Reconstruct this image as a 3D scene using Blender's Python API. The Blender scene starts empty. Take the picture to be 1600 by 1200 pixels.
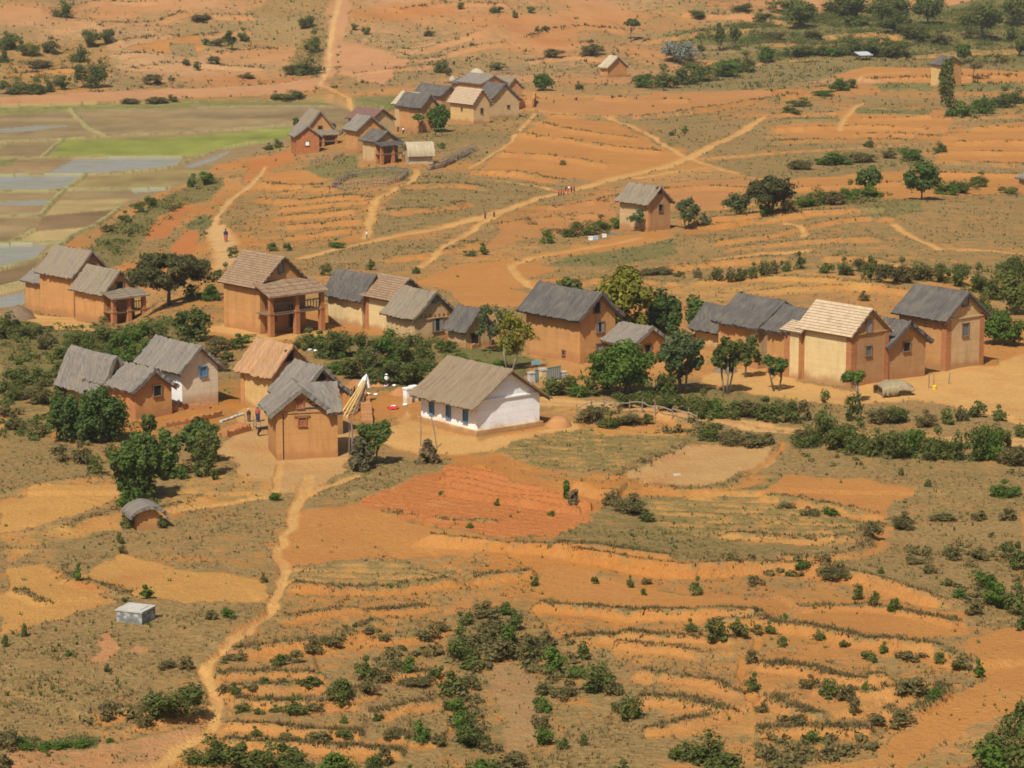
import bpy, math, random
import numpy as np
from mathutils import Vector

# ---------------------------------------------------------------- camera, sky, sun, exposure
SC = bpy.context.scene
R = math.radians
F = 4269.0                      # focal length in pixels of the 1600 px wide photograph
PITCH = R(10.5)
H = 43.0
cd = bpy.data.cameras.new('camera'); cam = bpy.data.objects.new('camera', cd)
SC.collection.objects.link(cam); SC.camera = cam
cd.sensor_width = 36.0; cd.lens = 36.0*F/1600.0
cd.clip_start = 1.0; cd.clip_end = 9000.0
cam.location = (0, 0, H); cam.rotation_euler = (math.pi/2-PITCH, 0, 0)

SUN_AZ, SUN_EL = -157.0, 52.0     # degrees clockwise from +Y, elevation
w = bpy.data.worlds.new('World'); SC.world = w; w.use_nodes = True
nt = w.node_tree; nt.nodes.clear()
sky = nt.nodes.new('ShaderNodeTexSky'); sky.sky_type = 'NISHITA'; sky.sun_disc = False
sky.sun_elevation = R(SUN_EL); sky.sun_rotation = R(SUN_AZ); sky.dust_density = 2.0; sky.air_density = 1.0
bg = nt.nodes.new('ShaderNodeBackground'); bg.inputs[1].default_value = 0.07
wo = nt.nodes.new('ShaderNodeOutputWorld')
nt.links.new(sky.outputs[0], bg.inputs[0]); nt.links.new(bg.outputs[0], wo.inputs[0])
sl = bpy.data.lights.new('sun', 'SUN'); sl.energy = 4.8; sl.angle = R(0.6); sl.color = (1.0, 0.93, 0.82)
so = bpy.data.objects.new('sun', sl); SC.collection.objects.link(so)
a = R(SUN_AZ); e = R(SUN_EL)
sv = Vector((math.sin(a)*math.cos(e), math.cos(a)*math.cos(e), math.sin(e)))
so.rotation_euler = sv.to_track_quat('Z', 'Y').to_euler(); so.location = (-60, -60, 150)
SC.view_settings.view_transform = 'Standard'; SC.view_settings.look = 'None'
SC.view_settings.gamma = 1.0; SC.view_settings.use_curve_mapping = False
SC.view_settings.exposure = 0.12
SC.cycles.max_bounces = 5; SC.cycles.diffuse_bounces = 3; SC.cycles.transparent_max_bounces = 6
SC.cycles.filter_width = 1.7

COL = SC.collection
rng = np.random.default_rng(11); random.seed(5)

# ---------------------------------------------------------------- projection helpers
FWD = np.array([0, math.cos(PITCH), -math.sin(PITCH)]); UP = np.array([0, math.sin(PITCH), math.cos(PITCH)])
RT = np.array([1.0, 0, 0]); CAM = np.array([0, 0, H])
def rays(px, py):
    u = (np.asarray(px, float)-800)/F; v = (600-np.asarray(py, float))/F
    return FWD[None]+u[:, None]*RT[None]+v[:, None]*UP[None]
def project(P):
    d = np.asarray(P, float)-CAM; z = d@FWD
    return 800+F*(d@RT)/z, 600-F*(d@UP)/z

# ---------------------------------------------------------------- noise
def _hash(ix, iy, s):
    n = (ix.astype(np.int64)*374761393+iy.astype(np.int64)*668265263+s*974634721) & 0x7fffffff
    n = ((n ^ (n >> 13))*1274126177) & 0x7fffffff
    return ((n ^ (n >> 16)) & 0xffff)/65535.0
def vnoise(x, y, s=0):
    x0 = np.floor(x); y0 = np.floor(y); fx = x-x0; fy = y-y0
    fx = fx*fx*(3-2*fx); fy = fy*fy*(3-2*fy)
    a = _hash(x0, y0, s); b = _hash(x0+1, y0, s); c = _hash(x0, y0+1, s); d = _hash(x0+1, y0+1, s)
    return (a+(b-a)*fx)*(1-fy)+(c+(d-c)*fx)*fy-0.5
def fbm(x, y, s=0, o=4):
    r = 0; A = 1; f = 1.0
    for k in range(o):
        r = r+A*vnoise(x*f+k*17.3, y*f-k*9.1, s+k); A *= .5; f *= 2.03
    return r
def sstep(a, b, x):
    t = np.clip((x-a)/(b-a), 0, 1); return t*t*(3-2*t)

# ---------------------------------------------------------------- lie of the land
PADDY_Z = -5.0
def base_z(x, y):
    x = np.asarray(x, float); y = np.asarray(y, float)
    t = x/np.maximum(y, 1)
    left = sstep(-0.035, -0.10, t)
    l2 = sstep(-0.10, -0.145, t); q_ = np.clip((y-(285-38*l2))/(145-85*l2), 0, 1); val = q_*q_*(3-2*q_)*(0.3+0.7*left)
    k = sstep(430, 600, y); val = val*(1-k)+k*(0.55+0.45*left)
    z = PADDY_Z*val
    flat = np.clip(val*left*1.2, 0, 1)
    am = (1-flat)*np.clip(1-(np.abs(y-250)<60)*0.6, 0, 1)
    z = z+am*(0.9*fbm(x/45, y/45, 3, 2))
    z = z+2.2*np.exp(-((t-0.15)/0.07)**2-((y-345)/50)**2)          # low rise right of the middle
    hs = np.logaddexp(0, (y-640-40*np.clip(t, -.2, .2)*4)/18)*18
    z = z+0.14*hs*(1+0.25*fbm(x/90, y/90, 8, 3))+sstep(0, 40, hs)*3.5*fbm(x/35, y/35, 21, 3)
    return z
YS = np.concatenate([np.linspace(60, 700, 900), np.linspace(702, 1500, 300)])
def hit_base(px, py):
    d = rays(px, py); k = YS[None]/d[:, 1:2]
    X = d[:, 0:1]*k; Z = H+d[:, 2:3]*k
    G = Z-base_z(X, np.broadcast_to(YS[None], X.shape))
    i = np.argmax(G <= 0, axis=1); i = np.clip(i, 1, None); r = np.arange(len(i))
    g0 = G[r, i-1]; g1 = G[r, i]; f = g0/(g0-g1+1e-9)
    Y = YS[i-1]+f*(YS[i]-YS[i-1]); kk = Y/d[:, 1]
    return np.stack([d[:, 0]*kk, Y], 1)
def P2(pts):
    a = np.array(pts, float); return hit_base(a[:, 0], a[:, 1])

# ---------------------------------------------------------------- what lies where (control points read off the photograph, put on the land)
SOIL = dict(c=(.29, .215, .085), C=(.37, .27, .115), K=(.19, .125, .06), m=(.385, .18, .06), o=(.405, .185, .052), y=(.44, .232, .066), r=(.39, .142, .043), p=(.42, .215, .098), t=(.50, .285, .096), T=(.50, .305, .122),
            b=(.27, .18, .085), k=(.24, .17, .08), G=(.215, .225, .05), e=(.33, .29, .12), w=(.25, .24, .20), W=(.26, .235, .19), g=(.20, .21, .06), n=(.43, .255, .10))
# class: 0 ground 1 hillside 2 footpath 3 dirt_road 4 ploughed_field 5 rice_paddy 6 paddy_water 7 yard
POLY = [
 # (class, soil, veg, green, points)
 (0,'o',.72,.25,[(0,1000),(60,960),(160,930),(300,930),(400,945),(330,1020),(310,1060),(240,1060),(230,1130),(0,1140)]),
 (0,'p',.35,.0,[(0,1180),(160,1160),(300,1140),(320,1150),(200,1215),(0,1230)]),
 (0,'p',.05,0,[(125,1038),(150,1010),(178,985),(186,1000),(165,1030),(140,1042)]),
 (0,'p',.1,0,[(190,1022),(215,1015),(228,1025),(205,1030)]),
 (0,'g',.95,1,[(28,1155),(60,1160),(150,1150),(146,1168),(40,1173)]),
 (4,'y',.06,0,[(0,885),(75,878),(85,895),(110,920),(190,938),(120,960),(60,975),(0,995)]),
 (4,'y',.05,0,[(120,905),(178,862),(230,875),(330,896),(410,910),(404,940),(300,942),(200,930)]),
 (0,'y',.7,.2,[(240,887),(300,876),(400,890),(405,905),(330,895)]),
 (0,'o',.62,.25,[(205,838),(260,802),(420,790),(455,780),(430,850),(408,876),(330,868),(215,852)]),
 (0,'o',.7,.3,[(80,880),(110,840),(185,830),(200,860),(130,902)]),
 (4,'y',.12,0,[(0,785),(60,762),(180,757),(190,780),(60,818),(0,832)]),
 (0,'o',.72,.35,[(0,690),(90,690),(190,742),(150,758),(60,762),(0,780)]),
 (0,'y',.35,.3,[(0,835),(180,800),(185,828),(80,848),(0,882)]),
 (4,'y',.45,.25,[(235,772),(330,735),(420,742),(424,768),(330,795),(240,800)]),
 (7,'n',.03,0,[(335,705),(380,668),(365,640),(430,630),(540,650),(560,680),(545,735),(480,762),(430,770),(350,716)]),
 (0,'y',.8,.35,[(490,772),(520,738),(600,716),(700,716),(690,735),(560,782)]),
 (7,'t',.04,0,[(595,692),(640,640),(660,660),(745,690),(843,668),(895,655),(900,668),(800,703),(720,710),(640,712)]),
 (4,'r',.0,0,[(555,782),(650,742),(720,735),(820,755),(930,790),(880,842),(780,852),(660,816),(580,805)]),
 (4,'o',.05,0,[(440,862),(470,800),(560,788),(660,820),(780,858),(720,878),(560,873),(450,885)]),
 (4,'y',.5,.35,[(440,887),(560,877),(715,887),(715,912),(600,922),(440,925)]),
 (0,'o',.42,.3,[(440,937),(600,932),(720,920),(740,950),(640,975),(500,992),(430,972)]),
 (4,'o',.03,0,[(830,925),(860,882),(930,902),(1060,932),(1225,942),(1228,962),(1180,984),(1060,972),(900,958)]),
 (0,'o',.7,.45,[(860,860),(960,782),(1060,770),(1180,742),(1250,740),(1380,812),(1330,852),(1230,882),(1080,890),(940,870)]),
 (4,'y',.5,.45,[(1000,784),(1180,765),(1360,820),(1300,866),(1060,840)]),
 (4,'o',.12,.1,[(1195,772),(1240,740),(1380,752),(1430,760),(1378,812),(1290,792)]),
 (0,'o',.66,.35,[(1250,702),(1600,712),(1600,860),(1500,850),(1400,800),(1430,760)]),
 (0,'o',.72,.2,[(1330,862),(1400,802),(1600,822),(1600,962),(1500,950),(1330,902)]),
 (4,'o',.1,.1,[(1230,962),(1330,930),(1500,962),(1508,995),(1430,1012),(1240,987)]),
 (4,'o',.04,0,[(1390,1180),(1460,1110),(1540,1060),(1500,1002),(1590,982),(1640,1000),(1640,1110),(1540,1122),(1420,1210)]),
 (0,'o',.55,.35,[(560,1070),(640,1050),(700,960),(810,955),(900,1010),(960,1080),(840,1180),(700,1200),(690,1080)]),
 (0,'b',.3,.1,[(770,1040),(830,1040),(850,1100),(830,1160),(790,1170),(770,1100)]),
 (0,'o',.5,.35,[(1180,1150),(1250,1110),(1400,1140),(1380,1180),(1180,1210)]),
 (7,'n',.02,0,[(960,746),(1090,694),(1215,702),(1190,730),(1110,762),(1010,758)]),
 (4,'y',.58,.5,[(760,705),(860,674),(960,662),(1080,682),(1070,692),(960,740),(880,735)]),
 (0,'o',.04,0,[(925,668),(1030,660),(1085,680),(1000,676),(940,680)]),
 (0,'y',.45,.4,[(845,622),(960,630),(965,655),(900,650),(850,640)]),
 (7,'t',.03,0,[(1085,588),(1180,570),(1250,595),(1330,610),(1400,590),(1540,570),(1600,552),(1660,560),(1660,660),(1500,640),(1430,626),(1340,634),(1230,622),(1130,608)]),
 (0,'g',.75,.7,[(690,562),(700,540),(820,545),(830,585),(760,590)]),
 (0,'o',.85,.6,[(0,502),(120,508),(260,500),(330,520),(300,545),(220,560),(90,600),(0,640)]),
 (0,'o',.6,.4,[(0,640),(90,600),(110,640),(80,690),(0,690)]),
 (7,'t',.03,0,[(36,488),(120,500),(160,512),(150,518),(100,515),(35,500)]),
 (7,'t',.04,0,[(322,512),(350,500),(420,525),(520,515),(500,530),(400,538)]),
 (0,'o',.7,.5,[(500,540),(520,520),(700,530),(690,580),(640,610),(560,610)]),
 (4,'o',.02,0,[(640,445),(720,412),(800,405),(850,412),(930,432),(850,452),(820,478),(730,480),(700,455)]),
 (0,'o',.6,.3,[(800,440),(1060,372),(1250,332),(1600,300),(1660,300),(1660,420),(1300,402),(1050,417),(960,432)]),
 (0,'g',.85,.55,[(850,417),(900,397),(1050,374),(1068,395),(960,416)]),
 (0,'g',.8,.5,[(1340,322),(1440,312),(1450,330),(1360,345)]),
 (4,'o',.05,0,[(900,385),(1000,362),(1060,366),(1050,374),(900,397),(820,410),(830,398)]),
 (0,'y',.42,.25,[(1000,445),(1240,420),(1400,430),(1660,420),(1660,520),(1540,470),(1400,452),(1230,462),(1100,475)]),
 (4,'m',.04,0,[(1035,288),(1160,277),(1178,300),(1130,332),(1060,332)]),
 (4,'o',.05,0,[(1220,283),(1330,270),(1450,265),(1660,280),(1660,300),(1400,312),(1250,302)]),
 (4,'o',.03,0,[(735,272),(800,222),(860,182),(960,192),(1040,237),(1085,246),(985,280),(870,284)]),
 (0,'o',.74,.35,[(640,272),(738,274),(870,292),(880,306),(700,350),(580,372),(600,300)]),
 (0,'o',.45,.3,[(460,292),(640,282),(580,362),(430,392),(370,350)]),
 (4,'m',.22,.15,[(740,400),(790,345),(960,300),(965,360),(830,372)]),
 (0,'o',.75,.5,[(1040,95),(1200,70),(1600,60),(1660,60),(1660,130),(1500,132),(1340,110),(1180,95)]),
 (0,'o',.6,.35,[(800,450),(960,436),(1240,408),(1660,400),(1660,440),(1400,432),(1240,425),(1000,450),(900,470)]),
 (0,'o',.68,.3,[(1030,202),(1200,182),(1190,240),(1085,245)]),
 (0,'o',.68,.4,[(1100,252),(1420,230),(1470,262),(1330,272),(1210,282)]),
 (4,'m',.04,0,[(830,166),(960,150),(1200,140),(1222,154),(1000,187),(850,182)]),
 (0,'b',.85,.45,[(1000,142),(1150,102),(1330,92),(1352,112),(1200,140)]),
 (4,'o',.12,.1,[(1200,205),(1330,168),(1500,172),(1480,212),(1300,222)]),
 (0,'g',.75,.6,[(1338,170),(1455,172),(1450,180),(1340,178)]),
 (0,'g',.7,.6,[(1220,186),(1312,182),(1310,190),(1215,194)]),
 (0,'g',.6,.6,[(1360,132),(1450,128),(1600,132),(1600,142),(1380,142)]),
 (4,'o',.08,.1,[(1470,212),(1600,190),(1660,200),(1660,262),(1460,258)]),
 (4,'o',.06,0,[(1290,120),(1350,105),(1600,112),(1660,118),(1660,128),(1400,130)]),
 (0,'o',.85,.6,[(120,400),(180,352),(250,312),(330,275),(352,282),(330,310),(280,330),(235,362),(200,400),(170,420)]),
 (0,'r',.05,.05,[(232,352),(285,312),(302,322),(262,372),(225,378)]),
 (4,'r',.03,.0,[(268,386),(300,345),(318,378),(302,398),(275,400)]),
 (0,'r',.08,.1,[(385,252),(455,232),(462,250),(410,272),(380,290)]),
 (0,'g',.85,.7,[(288,352),(325,332),(332,350),(312,362)]),
 (4,'o',.1,.1,[(400,268),(500,262),(520,282),(470,300),(410,300)]),
 (0,'g',.8,.5,[(500,255),(555,238),(560,265),(640,262),(640,275),(520,285),(470,262)]),
 (5,'g',.6,.6,[(535,156),(620,150),(625,170),(560,180)]),
 (1,'p',.02,0,[(0,150),(240,140),(500,122),(520,138),(300,152),(0,166)]),
 (1,'p',.0,0,[(498,122),(512,60),(520,10),(532,-20),(548,-20),(545,30),(530,80),(522,122)]),
 (1,'p',.12,0,[(530,62),(600,80),(640,95),(600,132),(530,118)]),
 (1,'o',.05,.0,[(190,78),(310,55),(320,78),(300,88)]),
 (1,'b',.6,.2,[(265,70),(305,68),(306,90),(272,88)]),
 (1,'o',.9,.75,[(1030,60),(1150,40),(1400,10),(1700,-20),(1700,110),(1400,90),(1300,80),(1200,80)]),
 (1,'o',.5,.3,[(0,100),(0,60),(160,60),(180,100),(160,140),(0,140)]),
 (1,'o',.6,.2,[(385,25),(420,0),(520,-10),(500,30)]),
 (1,'o',.55,.5,[(440,110),(470,70),(500,30),(510,50),(495,120)]),
]
PADDY_AREA = [(-120,168),(0,164),(300,156),(520,148),(600,166),(610,185),(470,200),(455,222),(400,238),(340,258),(310,280),(220,312),(190,326),(152,356),(114,374),(78,400),(62,412),(45,440),(36,480),(0,486),(-120,500)]
PADDY = [
 ('g',.5,.5,[(-120,182),(0,178),(150,170),(400,163),(520,153),(500,148),(300,156),(0,164),(-120,168)],5),
 ('k',.2,.1,[(-120,226),(0,222),(100,218),(165,212),(112,171),(0,180),(-120,186)],5),
 ('W',.0,0,[(0,201),(60,196),(110,196),(60,203),(0,207)],6),
 ('k',.22,.15,[(112,171),(400,163),(530,157),(600,168),(600,184),(470,194),(380,205),(170,214)],5),
 ('G',.0,.0,[(100,219),(300,213),(456,193),(456,210),(350,234),(285,246),(75,246)],5),
 ('w',0,0,[(117,248.5),(284,248),(270,262),(160,271),(70,272)],6),
 ('k',.3,.1,[(-120,226),(0,223),(98,219),(65,245),(0,246),(-120,250)],5),
 ('b',.35,.4,[(-120,250),(0,248),(116,249),(66,272),(0,273),(-120,275)],5),
 ('g',.5,.6,[(0,249),(26,248),(20,257),(0,260)],5),
 ('w',.0,0,[(-120,278),(0,275),(131,275),(112,290),(70,297),(0,299),(-120,302)],6),
 ('k',.2,.3,[(-120,302),(0,299),(90,297),(76,313),(0,314),(-120,318)],5), ('w',0,0,[(-120,319),(0,315),(80,312),(70,320),(0,321),(-120,325)],6),
 ('b',.2,.2,[(-120,326),(0,322),(68,322),(58,338),(0,338),(-120,342)],5), ('w',0,0,[(0,334),(64,333),(60,337),(0,338)],6),
 ('c',.3,.4,[(136,277),(306,262),(332,262),(258,296),(104,296)],5),
 ('k',.2,.4,[(104,297),(258,296),(208,310),(95,311)],5), ('w',0,0,[(200,297),(268,292),(262,297),(210,301)],6),
 ('C',.15,.1,[(92,313),(206,311),(182,326),(68,337)],5), ('K',.1,.05,[(68,338),(186,327),(146,352),(54,361)],5), ('C',.12,.1,[(52,362),(142,355),(92,379),(16,381)],5),
 ('k',.2,.1,[(-120,350),(0,341),(62,340),(18,373),(0,386),(-120,400)],5),
 ('w',0,0,[(-120,405),(4,383),(74,383),(56,400),(0,418),(-120,432)],6),
 ('K',.3,.2,[(-120,440),(0,424),(60,406),(42,440),(0,450),(-120,460)],5),('C',.3,.2,[(-120,461),(0,451),(42,441),(40,452),(0,460),(-120,470)],5),
 ('w',0,0,[(-120,482),(0,463),(38,456),(36,474),(0,480),(-120,500)],6),
 ('w',0,0,[(285,262),(345,240),(362,236),(330,252),(300,262)],6),
]
BUND = [[(110,168),(118,180),(130,192),(142,202),(168,213)],[(-120,226),(0,222),(98,218),(168,213),(300,207),(456,190)],[(98,218),(66,246)],[(-120,249),(0,247),(70,247),(285,246)],
 [(270,262),(160,272.5),(0,274),(-120,276)],[(270,262),(300,250),(350,232),(400,222)],[(133,274),(105,295),(85,311),(65,337)],[(102,297),(258,295)],[(0,300),(88,299)],[(0,338),(62,338)],[(0,382),(88,380)],[(52,361),(15,382)],[(0,230),(18,222)],[(312,167),(420,163),(520,156)],
 [(186,326),(150,352),(112,370),(76,396),(46,410),(0,421),(-120,440)],[(0,451),(42,440)]]
# paths: class, width m, soil, points
PATHS = [
 (2,2.3,'t',[(470,402),(560,382),(640,364),(720,350),(800,325),(880,300),(960,280),(1080,245),(1195,183)]),
 (2,1.3,'t',[(655,418),(690,392),(720,370),(775,338)]),
 (2,1.4,'t',[(572,372),(578,345),(588,318),(612,302),(640,288),(652,265)]),
 (2,1.0,'t',[(738,278),(830,290),(880,300)]),
 (2,1.2,'t',[(830,172),(900,180),(965,190),(1010,210),(1058,240),(1120,262),(1165,272)]),
 (2,1.0,'t',[(1090,249),(1180,242),(1300,234),(1430,226)]),
 (2,1.0,'t',[(990,280),(1100,262)]),
 (2,0.9,'t',[(735,262),(770,240),(800,218),(835,178)]),
 (2,1.3,'t',[(1312,205),(1320,185),(1335,168),(1352,160)]),
 (2,1.0,'t',[(1260,150),(1340,128),(1350,118),(1420,112)]),
 (2,1.2,'T',[(415,262),(392,288),(360,312),(338,340),(332,360)]),
 (2,3.6,'T',[(335,355),(346,372),(352,395),(356,418)]),
 (2,1.5,'t',[(170,1240),(240,1195),(300,1155),(335,1130),(341,1100),(322,1052),(352,1020),(400,980),(428,952),(440,892),(432,868),(447,835),(462,800),(466,772),(480,742)]),
 (2,1.6,'t',[(432,950),(418,965),(380,990),(345,1024)]),
 (2,0.9,'t',[(432,726),(426,768),(380,782),(300,795),(255,802)]),
 (2,1.2,'t',[(560,742),(500,760),(470,775)]),
 (2,1.0,'o',[(1222,692),(1200,720),(1160,745)]),
 (2,0.9,'o',[(1186,1000),(1165,1040),(1160,1080),(1176,1105)]),
 (2,1.6,'T',[(500,132),(512,110),(517,60),(530,0)]),
 (2,0.9,'t',[(500,132),(540,150),(560,165),(600,180)]),
 (2,1.0,'p',[(560,128),(600,98),(640,82)]),
 (2,0.8,'p',[(640,85),(720,68),(800,40)]),
 (2,0.8,'p',[(560,100),(640,78),(720,60)]),
 (2,1.0,'t',[(830,450),(800,420),(830,405),(1000,372)]),
 (2,1.3,'t',[(1000,428),(1100,412),(1200,398),(1260,392)]),
 (2,1.2,'t',[(1395,350),(1430,372),(1465,388)]),
 (2,0.9,'t',[(1225,350),(1250,358),(1256,372)]),
 (2,0.9,'t',[(1600,395),(1520,390),(1465,388)]),
 (2,1.3,'t',[(545,580),(575,565),(590,555)]),
 (2,1.5,'t',[(1500,638),(1570,652),(1600,662),(1660,668)]),
 (2,0.9,'o',[(1200,170),(1330,170),(1600,165)]),
 (2,1.1,'o',[(1300,148),(1450,140),(1600,140)]),
 (2,1.0,'t',[(1150,110),(1200,98),(1280,92)]),
 (3,3.4,'T',[(838,628),(900,634),(960,640),(1060,652),(1180,667),(1300,677),(1420,684),(1660,696)]),
]
# terrace banks: height m, dry-grass strength, points (far side is the upper side)
BANKS = [
 (.7,1,[(440,930),(540,931),(620,926),(715,912)]),(.6,1,[(740,912),(800,905),(842,900)]),(.8,1,[(830,955),(900,960),(1000,970),(1090,973),(1200,986)]),
 (1.3,.7,[(640,850),(700,857),(760,862),(860,870),(960,888),(1060,904),(1160,894),(1300,902),(1420,932),(1500,962)]),
 (.6,.8,[(1205,182),(1260,180),(1312,179)]),(.7,.8,[(1330,216),(1400,214),(1482,219)]),(.7,.8,[(1480,206),(1560,203),(1660,205)]),(.7,.8,[(1462,243),(1560,243),(1660,246)]),(.7,.8,[(1440,276),(1550,277),(1660,279)]),(.6,.7,[(1030,302),(1100,297),(1165,298)]),(.6,.8,[(1200,225),(1300,222),(1420,222)]),(.8,.8,[(1190,150),(1280,140),(1340,138)]),(.7,.8,[(1080,355),(1180,345),(1300,335),(1400,332)]),(.7,.7,[(1120,395),(1250,380),(1380,378)]),(.7,.8,[(1290,445),(1400,460),(1480,462)]),(.6,.7,[(620,300),(700,292),(760,300)]),
 (.5,1,[(430,975),(520,968),(610,962),(680,952)]),(.5,1,[(345,1095),(440,1088),(510,1082)]),(.6,1,[(340,1172),(430,1170),(560,1178),(640,1180)]),(.5,1,[(890,1008),(980,1000),(1080,1006),(1160,1014)]),(.5,1,[(1260,1098),(1350,1100),(1440,1095)]),(.5,1,[(980,1100),(1060,1110),(1140,1128)]),(.5,1,[(1190,1150),(1280,1146),(1360,1150)]),(.6,1,[(1250,960),(1350,955),(1450,975),(1505,990)]),
 (.7,1,[(350,1032),(450,1020),(520,1010),(560,992),(605,985)]),(.6,1,[(340,1075),(420,1066),(505,1062)]),(.8,1,[(360,1112),(450,1108),(520,1110),(570,1085)]),
 (.7,1,[(340,1145),(450,1150),(565,1155)]),(.7,1,[(560,1064),(640,1064),(690,1058)]),(.6,1,[(580,1128),(640,1112),(690,1095)]),(.5,1,[(590,1152),(700,1162)]),
 (.9,1,[(1090,990),(1200,988),(1260,998),(1350,1016),(1450,1022),(1500,1037),(1530,1052)]),(.7,1,[(1170,1052),(1260,1062),(1320,1086),(1400,1082)]),
 (.6,1,[(1180,1102),(1240,1120),(1272,1132)]),(.6,1,[(1360,1122),(1420,1127),(1500,1082)]),(.35,.8,[(20,925),(45,937),(75,946)]),(.45,.9,[(80,885),(110,912),(150,922),(192,934)]),
 (.2,.8,[(600,800),(650,808)]),(.25,.9,[(665,812),(720,822),(765,826)]),(.5,.8,[(1190,775),(1290,795),(1370,815)]),(.4,.9,[(1120,840),(1250,852),(1330,850)]),
 (.9,.4,[(890,762),(930,778),(965,782)]),(.4,.8,[(960,752),(1040,715),(1085,693)]),(.9,.35,[(920,662),(1030,652),(1092,676)]),(.5,.9,[(860,868),(940,872),(1060,892)]),
 (.4,.7,[(1000,765),(1110,768),(1190,740)]),(.5,.5,[(240,808),(300,790),(330,780)]),(.4,.8,[(0,780),(80,760),(180,748)]),(.3,.7,[(100,832),(150,812),(200,800)]),
 (.4,.6,[(560,1010),(650,1000),(700,985)]),(.5,.8,[(1220,885),(1300,880),(1350,860),(1380,820)]),(.6,.6,[(960,1010),(1060,1020),(1100,1040)]),(.5,.7,[(980,1060),(1080,1075),(1150,1100)]),
 (.5,.7,[(1000,1150),(1080,1140),(1150,1120)]),(.6,.7,[(120,1130),(200,1120),(260,1140)]),
 (.7,.8,[(400,290),(450,298),(500,296)]),(.7,.8,[(395,312),(470,318),(540,312),(580,318)]),(.7,.8,[(420,345),(500,340),(560,336)]),(.7,.7,[(440,362),(520,352),(570,350)]),(.6,.8,[(600,340),(680,330),(740,318)]),(.6,.7,[(760,360),(860,345),(950,340)]),(.6,.7,[(1180,300),(1300,296),(1420,290)]),
 (.7,.8,[(0,120),(90,112),(180,118)]),(.8,.8,[(200,112),(300,104),(420,110)]),(.7,.8,[(180,92),(260,88)]),(.7,.8,[(330,88),(440,80)]),(.8,.8,[(550,118),(620,112),(700,104)]),(.9,.8,[(1180,75),(1300,74),(1390,68)]),(.9,.8,[(1400,92),(1500,86),(1600,80)]),
 (.6,.8,[(860,450),(960,440),(1060,448)]),(.5,.7,[(1180,462),(1290,452),(1390,455)]),
 (.8,.8,[(790,212),(880,222),(960,235),(1035,242)]),(.7,.8,[(830,192),(900,210),(1000,222)]),(.8,.8,[(770,243),(860,250),(955,264)]),(.9,.9,[(730,272),(800,276),(880,288)]),
 (.9,.7,[(925,157),(1000,160),(1080,162)]),(.8,.9,[(840,183),(960,187),(1060,180),(1200,158),(1260,150)]),(.8,.8,[(1200,207),(1330,202),(1460,207)]),(.7,.7,[(1210,193),(1315,190)]),
 (.7,.8,[(1340,190),(1460,188)]),(.8,.8,[(1490,230),(1560,227),(1660,230)]),(.7,.8,[(1470,258),(1600,262),(1660,262)]),(.7,.7,[(1470,190),(1600,182)]),(.9,.8,[(1350,128),(1420,126),(1600,122)]),
 (1.0,.9,[(980,434),(1060,424),(1150,414),(1240,404)]),(1.0,.6,[(1280,410),(1350,412),(1420,424),(1500,440)]),(.6,.6,[(430,332),(520,322),(600,320)]),(.6,.6,[(450,376),(560,362)]),
 (.5,.6,[(400,310),(480,300),(520,302)]),(.5,.7,[(1130,330),(1230,318),(1330,312)]),(.8,.5,[(1100,385),(1200,372),(1300,352),(1400,345)]),(.7,.6,[(1080,445),(1200,440),(1320,445)]),
 (.9,.7,[(180,72),(300,62),(400,50)]),(.9,.8,[(300,32),(400,29)]),(.8,.6,[(150,45),(300,20)]),(.8,.5,[(620,82),(700,70),(760,56)]),(.7,.5,[(640,98),(720,82),(800,70)]),(1.0,.8,[(1000,70),(1100,55),(1200,50)]),
 (1.0,.8,[(1060,25),(1180,30),(1260,45)]),(1.0,.8,[(1280,62),(1380,58),(1430,70)]),(.9,.7,[(620,20),(700,10),(800,12)]),(.8,.7,[(820,60),(900,45),(980,50)]),(.8,.6,[(60,20),(150,8),(250,5)]),
 (.7,.6,[(820,100),(900,92),(960,98)]),(.6,.6,[(1100,360),(1200,348),(1260,340)]),(.6,.7,[(860,330),(940,318),(1010,300)]),(.6,.7,[(600,408),(680,398),(760,380)]),
]
# ---------------------------------------------------------------- terrain grid
def axis_rows():
    yy = np.concatenate([np.arange(1300, 470, -1.75), np.arange(470, 118, -1.15)])
    d = PITCH+np.arctan((yy-600)/F); Y = H/np.tan(d)
    Y = Y[Y < 612]
    near = np.linspace(40, Y[0]-1.2, 36)
    hill = np.arange(Y[-1]+0.8, 800, 0.75); far = 800+np.cumsum(np.linspace(2, 20, 60))
    return np.concatenate([near, Y, hill, far])
def axis_cols():
    step = 1.75/F; m = np.arange(-0.205, 0.2051, step)
    o = 0.205+np.cumsum(np.linspace(step, 0.02, 45)); return np.concatenate([-o[::-1], m, o])
RY = axis_rows(); CT = axis_cols(); NR, NC = len(RY), len(CT)
GX = RY[:, None]*CT[None]; GY = np.repeat(RY[:, None], NC, 1)
gx = GX.ravel(); gy = GY.ravel(); N = len(gx)
wx = gx+1.3*fbm(gx/4, gy/4, 41, 3)+.35*fbm(gx/.9, gy/.9, 44, 2); wy = gy+1.6*fbm(gx/4, gy/4, 51, 3)+.4*fbm(gx/.9, gy/.9, 54, 2)
def in_poly(P, x, y):
    m = np.zeros(len(x), bool)
    bb = (x > P[:, 0].min()) & (x < P[:, 0].max()) & (y > P[:, 1].min()) & (y < P[:, 1].max())
    idx = np.nonzero(bb)[0]; X = x[idx]; Y = y[idx]; r = np.zeros(len(idx), bool); n = len(P)
    for i in range(n):
        x1, y1 = P[i]; x2, y2 = P[(i+1) % n]
        c = ((y1 > Y) != (y2 > Y)) & (X < (x2-x1)*(Y-y1)/(y2-y1+1e-12)+x1); r ^= c
    m[idx] = r; return m
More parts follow.
